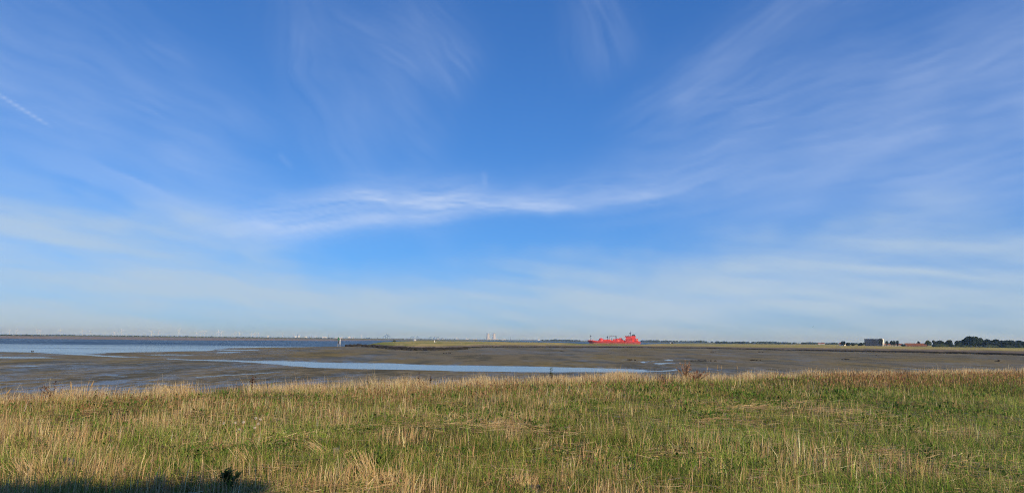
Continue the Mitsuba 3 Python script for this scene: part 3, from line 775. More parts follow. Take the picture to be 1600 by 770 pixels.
# ------------------------------------------------------------------ beacon, posts on the spit
def beacon():
    t = thing('beacon', 'navigation beacon with dark green column and white panel on legs at the water edge', 'beacon')
    g = ground_pt(529.5, 541.6)
    D = g[1]; mp = D / F
    pos, rz = np.array([g[0], g[1], 0]), facing(529)
    put = lambda m: placed(m, pos, rz)
    for x, y in ((-1.25, -1), (1.25, -1), (1.25, 1), (-1.25, 1)):
        obj('leg', put(rod((x * 1.15, y * 1.15, -.6), (x, y, 2.0), .13)), 'm_grey', t)
    obj('platform', put(box(-1.5, 1.5, -1.2, 1.2, 2.0, 2.18)), 'm_grey', t)
    obj('brace', put(join(rod((-1.35, -1.1, .3), (1.25, -1, 1.9), .07), rod((1.35, -1.1, .3), (-1.25, -1, 1.9), .07))), 'm_grey', t)
    obj('column', put(join(rod((-0.55, 0, 2.18), (-0.55, 0, 5.0), .40, .36, 12))), 'm_black', t, smooth=40)
    obj('topmark', put(join(rod((-0.55, 0, 5.0), (-0.55, 0, 7.2), .62, .56, 12), rod((-.55, 0, 7.2), (-.55, 0, 7.6), .2, .1))), 'm_green', t, smooth=40)
    labels[t + '__topmark'] = {'label': 'dark green drum on top of the column'}
    obj('panel', put(join(box(0.45, 1.1, -.3, .3, 2.18, 6.0), box(.38, 1.17, -.38, .38, 6.0, 6.15))), 'm_panel', t)
    obj('ladder', put(join(rod((-1.3, -.9, -.4), (-1.0, -.3, 5), .05), rod((-.9, -.9, -.4), (-.7, -.3, 5), .05), *[rod((-1.28 + .03 * k, -.86 + .055 * k, .1 + .5 * k), (-.88 + .022 * k, -.86 + .055 * k, .1 + .5 * k), .035) for k in range(9)])), 'm_grey', t)


beacon()
p = at(679.3, 900, 2.05)
t = thing('marker_board', 'small white marker post on the grassy spit with a pale board lying beside it', 'marker')
obj('post', placed(join(box(-.35, .35, -.3, .3, -0.4, 3.2), box(-.42, .42, -.37, .37, 3.2, 3.32)), p, facing(679)), 'm_white', t)
obj('board', placed(join(box(.5, 2.0, -.3, .3, -.2, .55), box(2.0, 5.0, -.2, .2, -.2, .3)), p, facing(679)), 'm_render_white', t)
gabled('white_hut', 'low white hut near the left end of the grassy spit', 'hut', 648.5, 1750, 1.9, 5.5, 4, 2.0, 3.0, .1, 'm_panel', 'm_panel', 1, False)
pl = at(692.5, 480, 0.1)
one('thin_pole', 'thin pale pole standing at the foot of the spit', 'pole', join(rod(pl, pl + [0, 0, 4.0], .07, .05), rod(pl + [0, 0, 3.6], pl + [0, 0, 4.2], .13, .13)), 'm_stone')
pl = at(616.5, 1000, 1.8)
V, Fc, C = crown_mesh((3.5, 3.0, 2.0), 77, n=500, leaf=.5, tint=(.04, .06, .02))
bs = thing('bush', 'small dark bush on the left end of the grassy spit', 'bush')
obj('foliage', (V + pl + [0, 0, 1.5], Fc), 'm_leaf', bs, color=C)
obj('stem', join(*[rod(pl - [0, 0, .3], pl + [math.cos(a) * 1.2, math.sin(a) * 1.2, 1.8], .12, .04, 5) for a in range(5)]), 'm_bark', bs)

# ------------------------------------------------------------------ wind turbines far left
def turbine(px, D, hub, phase, label):
    t = thing('wind_turbine', label, 'wind turbine', 'wind turbines on the left horizon')
    p, rz = at(px, D, 1.0), facing(px) + random.uniform(-.5, .5)
    put = lambda m: placed(m, p, rz)
    obj('tower', put(rod((0, 0, 0), (0, 0, hub), 2.4, 1.5, 12)), 'm_turbine', t, smooth=40)
    n = obj('nacelle', put(join(box(-2.2, 2.2, -5, 6, hub - 2, hub + 2.3), ball((0, -5.6, hub), (1.9, 2.2, 1.9), 1))), 'm_turbine', t)
    L = hub * 0.58
    for k in range(3):
        a = phase + k * 2 * math.pi / 3
        u = np.array([math.sin(a), 0, math.cos(a)]); w = np.array([math.cos(a), 0, -math.sin(a)])
        c = np.array([0, -5.8, hub])
        V = []
        for s, ch, th in ((1.0, 1.6, 1.4), (L * .2, 3.4, .9), (L * .6, 2.2, .5), (L, .6, .2)):
            q = c + u * s
            V += [q - w * ch * .4 + [0, -th / 2, 0], q + w * ch * .6 + [0, -th / 4, 0], q + w * ch * .6 + [0, th / 4, 0], q - w * ch * .4 + [0, th / 2, 0]]
        Fc = []
        for i in range(3):
            for j in range(4):
                a0, a1 = i * 4 + j, i * 4 + (j + 1) % 4
                Fc += [[a0, a1, a1 + 4], [a0, a1 + 4, a0 + 4]]
        obj('blade', put(trimesh.Trimesh(V, Fc, process=False)), 'm_turbine', t)


seen = {}
for px, hpx, zone in [(15, 6.6, 0), (26, 6.8, 0), (58, 7.2, 0), (62.5, 6.2, 0), (93.5, 7, 0), (128.5, 7, 1), (140.5, 6.6, 1), (178, 6, 1), (189.5, 8.4, 1), (236, 7.5, 2), (247, 8, 2), (278.8, 10, 9), (307, 6.0, 3), (313.5, 7, 3), (318.8, 7.5, 3),
                      (340.5, 8.2, 3), (346, 8.2, 3), (367, 5.8, 4), (373.5, 8, 4), (393, 5.6, 4), (397, 5.4, 4), (399.6, 6.2, 4), (403.6, 5.6, 4), (441.5, 6.0, 5), (459, 5.2, 5)]:
    D = 9000 if zone != 9 else 7800
    seen[zone] = seen.get(zone, -1) + 1
    turbine(px, D, hpx * D / F, random.uniform(0, 2), {
        0: nth(seen[zone], 5) + ' of five white turbines at the far left horizon', 1: nth(seen[zone], 4) + ' of four white turbines above the widest water',
        2: nth(seen[zone], 2) + ' of two white turbines just left of the tallest', 3: nth(seen[zone], 5) + ' of five white turbines just right of the tallest',
        4: nth(seen[zone], 6) + ' of six white turbines just left of the port', 5: nth(seen[zone], 2) + ' of two small turbines among pale port buildings',
        9: 'tallest and brightest white wind turbine on the left horizon'}[zone])

# ------------------------------------------------------------------ the port and the power station
DP = 14000.0
mp = DP / F


def skyline_box(name, label, cat, px, w, h, mat, d=40):
    rz = facing(px)
    t = thing(name, label, cat)
    p = at(px, DP, 1.0)
    W, H = w * mp, h * mp
    obj('wall', placed(box(-W / 2, W / 2, 0, d, 0, H), p, rz), mat, t)
    obj('roof', placed(box(-W / 2 - 1, W / 2 + 1, -1, d + 1, H, H + 2.5), p, rz), 'm_grey', t)


for px, w, h, mat, lab in [(419, 3.0, 2.2, 'm_port', 'pale building on the horizon at the left end of the port'), (462, 2.5, 2.6, 'm_port', 'white building beside the dark chimney of the port'),
                           (467, 2.2, 3.4, 'm_port', 'taller white building right of the dark chimney of the port'), (478, 4, 2.0, 'm_port', 'low white building left of the beacon on the horizon'),
                           (493.5, 1.8, 2.6, 'm_port', 'narrow white building left of the beacon on the horizon'), (507, 7, 1.9, 'm_port', 'wide pale warehouse left of the beacon on the horizon'),
                           (530, 11, 1.2, 'm_port', 'long low white warehouse directly behind the beacon'), (546, 3.5, 2.4, 'm_port', 'pale building just right of the beacon on the horizon'),
                           (552, 2.0, 1.6, 'm_port', 'small pale building left of the tall white tower'), (575, 6, 1.3, 'm_blue_steel', 'long blue grey building right of the tall white tower'),
                           (688, 11, 1.3, 'm_port', 'long white warehouse on the horizon right of the three blue cranes'), (715.5, 2.2, 1.9, 'm_port', 'white building beside the short white tower'),
                           (730, 3.4, 1.7, 'm_port', 'small white building left of the cooling towers'), (787, 7, 1.2, 'm_port', 'bright white low hall right of the cooling towers'),
                           (776, 5, 1.6, 'm_concrete', 'grey plant building just right of the cooling towers'), (764.5, 6, 1.5, 'm_concrete', 'grey plant building between and under the cooling towers'), (742, 8, .9, 'm_concrete', 'low grey hall left of the cooling towers')]:
    skyline_box('port_building', lab, 'building', px, w, h, mat)


def tower(name, label, cat, px, h, r, mat, top=None):
    p = at(px, DP, 1.0)
    ms = [rod(p, p + [0, 0, h * mp], r, r * 0.75, 10)]
    if top:
        ms.append(rod(p + [0, 0, h * mp - top], p + [0, 0, h * mp], r * 1.5, r * 1.4, 10))
    one(name, label, cat, join(*ms), mat, smooth=40)


tower('chimney', 'dark chimney rising from the pale port buildings left of centre', 'chimney', 464.6, 5.4, 5.5, 'm_black')
tower('chimney', 'grey chimney of the port left of the beacon', 'chimney', 486.5, 3.8, 5, 'm_grey')
tower('chimney', 'grey chimney beside the white building left of the beacon', 'chimney', 513.5, 4.2, 5.5, 'm_grey')
tower('tower', 'tall slim white tower on the port horizon right of the beacon', 'tower', 564.7, 5.2, 6.5, 'm_white', 8)
tower('tower', 'short white tower on the horizon right of the blue cranes', 'tower', 712.7, 3.4, 5.0, 'm_white')
tower('mast', 'slim grey mast on the horizon right of the cooling towers', 'mast', 797.8, 4.4, 4.0, 'm_grey')


def crane(px, h, w, label, lean=1):
    t = thing('container_crane', label, 'crane')
    p, rz = at(px, DP, 1.0), facing(px)
    put = lambda m: placed(m, p, rz)
    H, W = h * mp, w * mp
    r = 2.2
    for x in (-W / 2, W / 2):
        obj('leg', put(join(rod((x, -9, 0), (x * .8, -9, H * .62), r), rod((x, 9, 0), (x * .8, 9, H * .62), r))), 'm_blue_steel', t)
    obj('beam', put(join(box(-W * .75, W * .75, -3, 3, H * .55, H * .64), box(-W / 2, W / 2, -10, 10, H * .28, H * .33))), 'm_blue_steel', t)
    obj('boom', put(rod((W * .4 * lean, 0, H * .6), (W * .95 * lean, 0, H), 2.4, 1.6)), 'm_blue_steel', t)
    obj('frame', put(join(rod((-W * .3 * lean, 0, H * .6), (W * .1 * lean, 0, H * .92), r), rod((W * .1 * lean, 0, H * .92), (W * .4 * lean, 0, H * .6), r))), 'm_blue_steel', t)


for px, h, w, lab in [(600.5, 6.0, 3.0, 'blue container crane, leftmost of the tall crane cluster at the spit'), (603.6, 8.4, 3.0, 'tallest blue container crane, middle of the crane cluster at the spit'), (607, 6.5, 2.6, 'blue container crane, rightmost of the tall crane cluster at the spit'),
                      (643.5, 4.6, 4.0, 'faint blue crane above the grassy spit, left one of two'), (652, 4.3, 2.8, 'faint blue crane above the grassy spit, right one of two'),
                      (672, 4.4, 3.0, 'blue crane, left one of three in line above the spit'), (678, 3.8, 2.4, 'blue crane, middle one of three in line above the spit'), (683, 4.4, 3.0, 'blue crane, right one of three in line above the spit'), (689.5, 2.4, 4, 'low wide blue crane right of the three in line')]:
    crane(px, h, w, lab)


def cooling(px, label):
    D = 15000.0
    t = thing('cooling_tower', label, 'cooling tower')
    H = 9.3 * D / F
    zs = np.linspace(0, 1, 24)
    rad = 0.5 * 6.3 * D / F * np.sqrt(0.62 ** 2 + ((zs - 0.78) / 0.78) ** 2 * (1 - 0.62 ** 2))
    prof = [[r, z * H] for r, z in zip(rad, zs)] + [[rad[-1] - 2.5, H], [rad[-1] - 2.5, H - 18], [0.01, H - 18]]
    m = trimesh.creation.revolve(np.array(prof), sections=40)
    p = at(px, D, 1.0)
    obj('shell', placed(m, p + [0, 0, 9]), 'm_concrete', t, smooth=40)
    legs = [rod(p + [rad[0] * math.cos(a), rad[0] * math.sin(a), -1], p + [rad[0] * math.cos(a + .08) * .98, rad[0] * math.sin(a + .08) * .98, 9.5], 1.2, n=5) for a in np.arange(0, 6.28, .16)]
    obj('leg_ring', join(*legs), 'm_concrete', t)


cooling(762.4, 'pale concrete cooling tower on the horizon, left one of the pair')
cooling(771.8, 'pale concrete cooling tower on the horizon, right one of the pair')

# bird over the right horizon
p = at(1271.3, 420, 7 + (537.6 - 511 - 1.6) * 420 / F)
bd = thing('bird', 'tiny dark bird in flight over the right horizon', 'bird')
body = ball((0, 0, 0), (0.24, .07, .07), 2)
obj('body', placed(join(body, ball((-.24, 0, .03), (.07, .05, .05), 1), rod((.2, 0, 0), (.4, 0, 0), .04, .06, 6)), p, .4), 'm_black', bd, smooth=True)
for s in (-1, 1):
    w = trimesh.Trimesh([[-.12, .05 * s, .03], [.14, .05 * s, .03], [-.05, .38 * s, .20], [.12, .38 * s, .20], [.12, .75 * s, .10], [-.12, .05 * s, .05], [-.05, .38 * s, .22]], [[0, 1, 3], [0, 3, 2], [2, 3, 4], [5, 1, 3], [5, 3, 6], [6, 3, 4], [0, 5, 6], [0, 6, 2]], process=False)
    obj('wing', placed(w, p, .4), 'm_black', bd)


# ------------------------------------------------------------------ meadow plants
def n2(x, y, s, seed, octv=3, sy=None):
    return nfbm(np.stack([x / s, y / (sy or s), np.full_like(x, seed * 1.7)], -1), octv, seed)


def sample(n, d0, d1, power):
    """Points on the meadow in the part the camera (or one a few steps aside) can see, density falling as d ** -power."""
    e = 2 - power
    d = (rng.random(n) * (d1 ** e - d0 ** e) + d0 ** e) ** (1 / e)
    x = rng.uniform(-1, 1, n) * (d * 0.76 + 1.5)
    ok = d < edge_y(x) + 1.2
    return x[ok], d[ok]


def strands(x, y, h, w, bend, heading, c0, c1, segs, z=None, head=None, lie=None):
    """Grass strands as tapered strips. bend: sideways run at the tip / height. lie: 0 upright .. 1 lying."""
    n = len(x)
    z0 = meadow_z(x, y) - 0.02 if z is None else z
    B = np.stack([x, y, z0], -1)
    dirv = np.stack([np.cos(heading), np.sin(heading), 0 * x], -1)
    fa = rng.uniform(0, np.pi, n)
    side = np.stack([np.cos(fa), np.sin(fa) * 0.6, 0 * x], -1)
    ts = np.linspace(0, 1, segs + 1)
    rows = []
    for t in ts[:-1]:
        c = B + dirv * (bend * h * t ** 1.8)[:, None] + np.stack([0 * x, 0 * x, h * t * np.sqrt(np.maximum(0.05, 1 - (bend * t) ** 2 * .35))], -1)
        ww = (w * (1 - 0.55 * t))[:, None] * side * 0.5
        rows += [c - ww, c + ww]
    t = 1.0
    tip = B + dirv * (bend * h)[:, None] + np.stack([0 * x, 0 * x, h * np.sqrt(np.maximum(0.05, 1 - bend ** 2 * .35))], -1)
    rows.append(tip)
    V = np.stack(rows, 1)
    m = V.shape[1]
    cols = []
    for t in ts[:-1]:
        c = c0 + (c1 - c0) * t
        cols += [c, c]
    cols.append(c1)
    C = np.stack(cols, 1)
    k = np.arange(n)[:, None] * m
    Fc = []
    for s in range(segs - 1):
        a = 2 * s
        Fc += [k + [a, a + 1, a + 3], k + [a, a + 3, a + 2]]
    a = 2 * (segs - 1)
    Fc.append(k + [a, a + 1, a + 2])
    return V.reshape(-1, 3), np.vstack(Fc), C.reshape(-1, 3)


class Heap:
    def __init__(s):
        s.v, s.f, s.c, s.n = [], [], [], 0

    def add(s, vfc):
        v, f, c = vfc
        s.v.append(v); s.f.append(f + s.n); s.c.append(c); s.n += len(v)

    def out(s, name, label, mat='m_blade'):
        v, f, c = np.vstack(s.v), np.vstack(s.f), np.clip(np.vstack(s.c), 0.002, 0.9)
        one(name, label, None, (v, f), mat, kind='stuff', color=c)
        return len(f)


def pick(n, cols, wts, var=0.32):
    cols = np.array(cols)
    i = rng.choice(len(cols), n, p=np.array(wts) / sum(wts))
    return cols[i] * np.exp(rng.normal(0, var, (n, 1))) * np.exp(rng.normal(0, 0.05, (n, 3)))


GREENS = [(0.200, 0.275, 0.050), (0.140, 0.230, 0.042), (0.275, 0.310, 0.076), (0.320, 0.305, 0.102), (0.085, 0.145, 0.036)]
STRAWS = [(0.58, 0.44, 0.22), (0.68, 0.54, 0.30), (0.46, 0.33, 0.16), (0.52, 0.36, 0.21), (0.70, 0.60, 0.38)]
BROWNS = [(0.23, 0.125, 0.065), (0.30, 0.18, 0.09), (0.17, 0.10, 0.055), (0.34, 0.23, 0.13)]


def straw_map(x, y):
    """How far dry straw has taken over, 0 .. 1."""
    a = n2(x, y, 5.5, 21, 3, 7.5)
    b = n2(x, y, 1.5, 22, 2)
    side = np.clip(0.62 - (x / np.maximum(y, 5)) * 0.62, 0.22, 0.80)
    return np.clip(0.16 + (0.45 * a + 0.55 * b - 0.47) * 4.0 + (side - 0.60) * 0.9, 0.06, 1.0)


def height_map(x, y):
    return 0.72 + 0.75 * (n2(x, y, 3.0, 31, 3) - 0.3)


tris = 0
H = Heap()
# green understorey
for n, d0, d1, pw, segs, wk in [(300000, 7.5, 19, 1.0, 2, 1.0), (280000, 19, 34, 1.2, 1, 1.0), (230000, 34, 74, 1.2, 1, 1.0)]:
    x, y = sample(n, d0, d1, pw)
    keep = rng.random(len(x)) < 0.12 + 0.95 * np.clip(n2(x, y, 0.55, 41, 2) * 2.2 - 0.5, 0, 1)
    x, y = x[keep], y[keep]
    m = len(x)
    h = rng.gamma(4, 1 / 4, m) * 0.20 * height_map(x, y) * (1 + 0.5 * np.clip(n2(x, y, 1.1, 42) - .45, 0, 1) * 3)
    w = rng.uniform(0.006, 0.014, m) * np.clip(y / 11, 1, 6) ** 0.8
    c = pick(m, GREENS, [3, 3, 2, 1.5, 2])
    dry = (rng.random(m) < 0.15 + 0.36 * straw_map(x, y) ** 1.2)
    c = np.where(dry[:, None], pick(m, STRAWS, [2, 1, 2, 2, .5]) * 0.72, c)
    tone = n2(x, y, 2.6, 43)
    c = c * (0.72 + 0.95 * tone)[:, None] * np.stack([1.0 + 0.35 * (n2(x, y, 8, 44) - .5), np.ones(m), np.ones(m)], -1)
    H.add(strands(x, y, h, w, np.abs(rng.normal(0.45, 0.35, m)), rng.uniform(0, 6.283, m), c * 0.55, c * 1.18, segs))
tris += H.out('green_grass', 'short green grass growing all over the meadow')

# standing straw stalks in clumps
H = Heap()
for n, d0, d1, pw, segs in [(150000, 7.5, 18, 1.0, 2), (150000, 18, 34, 1.1, 1), (90000, 34, 74, 1.2, 1)]:
    x, y = sample(n, d0, d1, pw)
    s = straw_map(x, y)
    tuft = n2(x, y, 0.38, 51, 2)
    keep = rng.random(len(x)) < 0.52 * np.clip(s, 0.07, 1) * np.clip((tuft - 0.44) * 6, 0.05, 1)
    x, y, s = x[keep], y[keep], s[keep]
    m = len(x)
    h = rng.uniform(0.24, 0.70, m) * (0.72 + 0.5 * s) * np.clip(height_map(x, y), .6, 1.2)
    w = rng.uniform(0.009, 0.021, m) * np.clip(y / 11, 1, 6) ** 0.7
    hd = n2(x, y, 2.2, 52) * 12 + rng.normal(0, .8, m)
    bend = np.abs(rng.normal(0.10, 0.14, m)) + (rng.random(m) < .12) * rng.uniform(0.2, 0.8, m)
    c = pick(m, STRAWS, [3, 2, 2, 2, 1.0], 0.28)
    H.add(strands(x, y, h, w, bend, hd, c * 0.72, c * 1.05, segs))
# fringe along the shore edge: taller, paler, feathery
x = rng.uniform(-30, 62, 150000)
dens = np.clip(0.9 * (n2(x, 0 * x, 1.7, 61, 3) - 0.22) * 2.2, 0.05, 1.0) * 0.75
off = np.abs(rng.normal(0, 1.35, len(x)))
y = edge_y(x) + 0.9 - off
keep = (np.abs(x) < y * 0.76 + 2) & (rng.random(len(x)) < dens * np.where(x > 8, 0.50, 1.0) * 0.9)
x, y = x[keep], y[keep]; m = len(x)
h = rng.uniform(0.22, 0.66, m) * (0.45 + 1.15 * n2(x, y, 1.3, 62))
h *= np.where(rng.random(m) < .03, 1.5, 1.0)
c = pick(m, STRAWS, [2, 3, 1, 1.5, 3], 0.24)
hd = rng.normal(0.4, .9, m) + np.pi * (n2(x, y, 3, 63) > .5)
w = rng.uniform(0.010, 0.022, m) * np.clip(y / 40, .7, 1.5)
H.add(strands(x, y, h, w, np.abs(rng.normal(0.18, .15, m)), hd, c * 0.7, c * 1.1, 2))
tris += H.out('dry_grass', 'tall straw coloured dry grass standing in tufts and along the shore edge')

# straw litter lying about
H = Heap()
x, y = sample(90000, 7.5, 30, 1.0)
keep = rng.random(len(x)) < 0.15 + 0.85 * np.clip((n2(x, y, 1.8, 71) - 0.42) * 4, 0, 1)
x, y = x[keep], y[keep]; m = len(x)
L = rng.uniform(0.15, 0.5, m)
a = n2(x, y, 3, 72) * 9 + rng.normal(0, .9, m)
z = meadow_z(x, y) + rng.uniform(0.02, 0.16, m)
dz = rng.normal(0, .10, m) * L
w = rng.uniform(0.004, 0.008, m) * np.clip(y / 11, 1, 3) ** .75
A = np.stack([x, y, z], -1); Bv = A + np.stack([np.cos(a) * L, np.sin(a) * L, dz], -1)
nrm = np.stack([-np.sin(a), np.cos(a), np.full(m, .7)], -1); nrm /= np.linalg.norm(nrm, axis=1, keepdims=True)
o = nrm * w[:, None] * .7
V = np.stack([A - o, A + o, Bv + o, Bv - o], 1).reshape(-1, 3)
k = np.arange(m)[:, None] * 4
c = pick(m, STRAWS, [2, 2, 3, 3, 1], .25) * .85
H.add((V, np.vstack([k + [0, 1, 2], k + [0, 2, 3]]), np.repeat(c, 4, 0)))
tris += H.out('straw_litter', 'fallen straw lying flat among the meadow grass')

# brown seed heads: a belt behind the shore fringe and one on the right
H = Heap()
for n, fn in [(60000, lambda x, y: np.clip((n2(x, y, 4, 81, 3, 2.0) - .38) * 4, 0, 1) * 1.7 * np.exp(-((edge_y(x) - y - 5.0) / 4.0) ** 2) * np.where(x < 9, 1.0, 0.12)),
              (70000, lambda x, y: np.clip((n2(x, y, 5, 82, 3, 3.0) - .28) * 4, 0, 1) * 1.15 * np.exp(-((edge_y(x) - y - 6) / 6.0) ** 2) * np.clip((x - 17) / 6, 0, 1)),
              (40000, lambda x, y: np.clip((n2(x, y, 2.4, 83, 3) - .52) * 4, 0, 1) * 0.35)]:
    x, y = sample(n, 9, 74, 0.9)
    keep = rng.random(len(x)) < fn(x, y)
    x, y = x[keep], y[keep]; m = len(x)
    h = rng.uniform(0.22, 0.48, m)
    w = rng.uniform(0.012, 0.022, m) * np.clip(y / 25, .5, 2)
    c = pick(m, BROWNS, [2, 3, 1, 2], .25)
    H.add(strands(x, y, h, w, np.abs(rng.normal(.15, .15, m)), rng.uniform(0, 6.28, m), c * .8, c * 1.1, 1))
    # seed heads: small crossed diamonds at the top
    zz = meadow_z(x, y) + h * rng.uniform(0.6, 1.0, m)
    s = rng.uniform(0.018, 0.035, m) * np.clip(y / 25, .6, 1.8)
    fa = rng.uniform(0, np.pi, m)
    sd_ = np.stack([np.cos(fa), np.sin(fa) * .5, 0 * x], -1) * (s * .6)[:, None]
    ctr = np.stack([x, y, zz], -1); upv = np.stack([0 * x, 0 * x, s * 1.6], -1)
    V = np.stack([ctr - upv, ctr + sd_, ctr + upv, ctr - sd_], 1).reshape(-1, 3)
    k = np.arange(m)[:, None] * 4
    H.add((V, np.vstack([k + [0, 1, 2], k + [0, 2, 3]]), np.repeat(c * 1.1, 4, 0)))
tris += H.out('brown_seed_heads', 'rusty brown seed heads standing in belts behind the shore fringe')

# low broad leaved herbs
H = Heap()
x, y = sample(120000, 7.5, 40, 1.0)
keep = rng.random(len(x)) < np.clip((n2(x, y, 1.3, 91) - 0.50) * 5, 0, 1) * np.clip(1.15 - straw_map(x, y), .2, 1)
x, y = x[keep], y[keep]; m = len(x)
s = rng.uniform(0.015, 0.035, m) * np.clip(y / 12, 1, 2.5) ** .7
a = rng.uniform(0, 6.283, m)
tilt = rng.normal(0.5, .3, m)
ctr = np.stack([x, y, meadow_z(x, y) + rng.uniform(0.04, 0.24, m)], -1)
u = np.stack([np.cos(a) * np.cos(tilt), np.sin(a) * np.cos(tilt), np.sin(tilt)], -1) * (s * 1.6)[:, None]
v = np.stack([-np.sin(a), np.cos(a), 0 * a], -1) * (s * .7)[:, None]
V = np.stack([ctr - u, ctr + v, ctr + u, ctr - v], 1).reshape(-1, 3)
k = np.arange(m)[:, None] * 4
c = pick(m, [(0.085, 0.170, 0.030), (0.115, 0.21, 0.04), (0.060, 0.120, 0.028)], [2, 2, 1], .2)
H.add((V, np.vstack([k + [0, 1, 2], k + [0, 2, 3]]), np.repeat(c, 4, 0)))
tris += H.out('meadow_herbs', 'low broad leaved green herbs among the grass')


# ------------------------------------------------------------------ single plants that stand out
def plant(name, label, cat, x, y, h, spread, n_stem, n_leaf, leaf, stem_c, leaf_c, seed, droop=0.2, lo=0.15, leaf_name='leaf_cluster'):
    g = np.random.default_rng(seed)
    t = thing(name, label, cat)
    z0 = float(meadow_z(np.array([x]), np.array([y]))[0]) - .03
    rods, tips = [], []
    for k in range(n_stem):
        a = g.uniform(0, 6.283); r = spread * g.uniform(.1, 1) * (k > 0)
        p = np.array([x, y, z0]); hh = h * (1 if k == 0 else g.uniform(.55, .95))
        prev = p
        for s in (0.35, .7, 1.0):
            q = p + [math.cos(a) * r * s ** 1.3, math.sin(a) * r * s ** 1.3, hh * s]
            rods.append(rod(prev, q, 0.011 * (1.1 - .8 * (s - .35)), 0.010 * (1.1 - s), 5))
            tips.append((prev, q)); prev = q
    obj('stem', join(*rods), stem_c, t)
    i = g.integers(0, len(tips), n_leaf)
    P0 = np.array([tips[k][0] for k in i]); P1 = np.array([tips[k][1] for k in i])
    c = P0 + (P1 - P0) * g.random((n_leaf, 1))
    ok = c[:, 2] > z0 + lo * h
    c = c[ok]; m = len(c)
    a = g.uniform(0, 6.283, m)
    el = g.normal(.5 - droop, .45, m)
    s = leaf * g.uniform(.5, 1.3, m)
    u = np.stack([np.cos(a) * np.cos(el), np.sin(a) * np.cos(el), np.sin(el)], -1) * s[:, None]
    v = np.stack([-np.sin(a), np.cos(a), g.normal(0, .3, m)], -1) * (s * .28)[:, None]
    V = np.stack([c, c + u * .5 + v, c + u, c + u * .5 - v], 1).reshape(-1, 3)
    k = np.arange(m)[:, None] * 4
    col = np.asarray(leaf_c) * g.uniform(.6, 1.4, (m, 1))
    obj(leaf_name, (V, np.vstack([k + [0, 1, 2], k + [0, 2, 3]])), 'm_leaf', t, color=np.repeat(col, 4, 0))
    return t


def meadow_at(px, py, h=0.0):
    g = ground_pt(px, py, 4.5 + h)
    for _ in range(200):
        if g[1] < edge_y(g[0]) - 0.25:
            break
        g = g * 0.99
    return g[0], g[1]


scene['m_stem_red'] = diffuse(0.16, 0.07, 0.04)
scene['m_stem_straw'] = diffuse(0.36, 0.26, 0.14)
scene['m_stem_green'] = diffuse(0.06, 0.08, 0.03)
x, y = meadow_at(356, 772)
plant('thistle', 'dark leafy thistle standing in the shade at the lower left', 'plant', x, y, 0.46, 0.15, 5, 170, .12, 'm_stem_green', (0.07, 0.115, 0.045), 1, lo=.1)
x, y = meadow_at(248, 762)
plant('thistle', 'small dark thistle left of the larger one in the shade', 'plant', x, y, 0.24, 0.07, 4, 120, .08, 'm_stem_green', (0.07, 0.115, 0.045), 2)
x, y = meadow_at(302, 760)
plant('thistle', 'small dark thistle between the other two in the shade', 'plant', x, y, 0.19, 0.06, 3, 100, .08, 'm_stem_green', (0.07, 0.115, 0.045), 3)
x, y = meadow_at(1071, 598)
plant('dock_plant', 'tall rusty brown dried dock plant rising above the shore edge', 'plant', x, y, 1.35, 0.60, 14, 1800, .07, 'm_stem_straw', (0.52, 0.34, 0.21), 4, droop=.0, lo=.3, leaf_name='seed_cluster')
x, y = meadow_at(1090, 598)
plant('dock_plant', 'lower rusty brown dried bush right of the tall dock plant', 'plant', x, y, 0.75, 0.80, 16, 1600, .075, 'm_stem_straw', (0.48, 0.28, 0.17), 5, droop=.0, lo=.3, leaf_name='seed_cluster')
for px, py, h, sp, ns, nl, lc, lab, sd_ in [
    (655, 597, .85, .16, 4, 90, (0.035, 0.030, 0.030), 'dark dried plant against the creek, left one of two', 6), (672.5, 597, .75, .10, 3, 70, (0.035, 0.028, 0.035), 'dark dried plant against the creek, right one of two', 7),
    (862, 599, .95, .22, 6, 240, (0.07, 0.12, 0.04), 'green leafy plant standing against the creek right of centre', 8), (575, 599, .60, .22, 6, 110, (0.06, 0.10, 0.035), 'dark green leafy plant at the shore edge left of centre', 9),
    (394, 606, .85, .16, 5, 120, (0.07, 0.035, 0.03), 'thin dark red stalk rising above the shore edge on the left', 10), (1036, 598, .55, .25, 7, 160, (0.17, 0.09, 0.05), 'small rusty plant left of the tall dock plant', 11),
    (712, 604, .42, .3, 7, 200, (0.16, 0.09, 0.05), 'pinkish brown dried plant in the fringe right of the dark pair', 12), (150, 606, .5, .1, 4, 100, (0.05, 0.07, 0.025), 'dark green stalk in the shore fringe on the far left', 13),
    (85, 606, .78, .45, 9, 180, (0.17, 0.10, 0.06), 'hazy brown dried plant above the shore edge on the far left', 14)]:
    x, y = meadow_at(px, py)
    plant('dried_plant' if 'dried' in lab or 'rusty' in lab else 'edge_plant', lab, 'plant', x, y, h, sp, ns, nl, .085, 'm_stem_red', lc, sd_, lo=.35)


def tall_stalk(px, py, h, lean, label):
    x, y = meadow_at(px, py)
    z0 = float(meadow_z(np.array([x]), np.array([y]))[0]) - .03
    a = np.array([x, y, z0]); mid = a + [lean * .35, 0, h * .55]; b = a + [lean, 0.05, h]
    t = thing('grass_stalk', label, 'plant')
    obj('stem', join(rod(a, mid, .012, .010, 5), rod(mid, b, .010, .007, 5)), 'm_stem_straw', t)
    d = (b - mid) / np.linalg.norm(b - mid)
    obj('seed_head', join(rod(b - d * .22, b - d * .1, .012, .03, 6), rod(b - d * .1, b + d * .08, .03, .004, 6)), 'm_stem_straw', t)


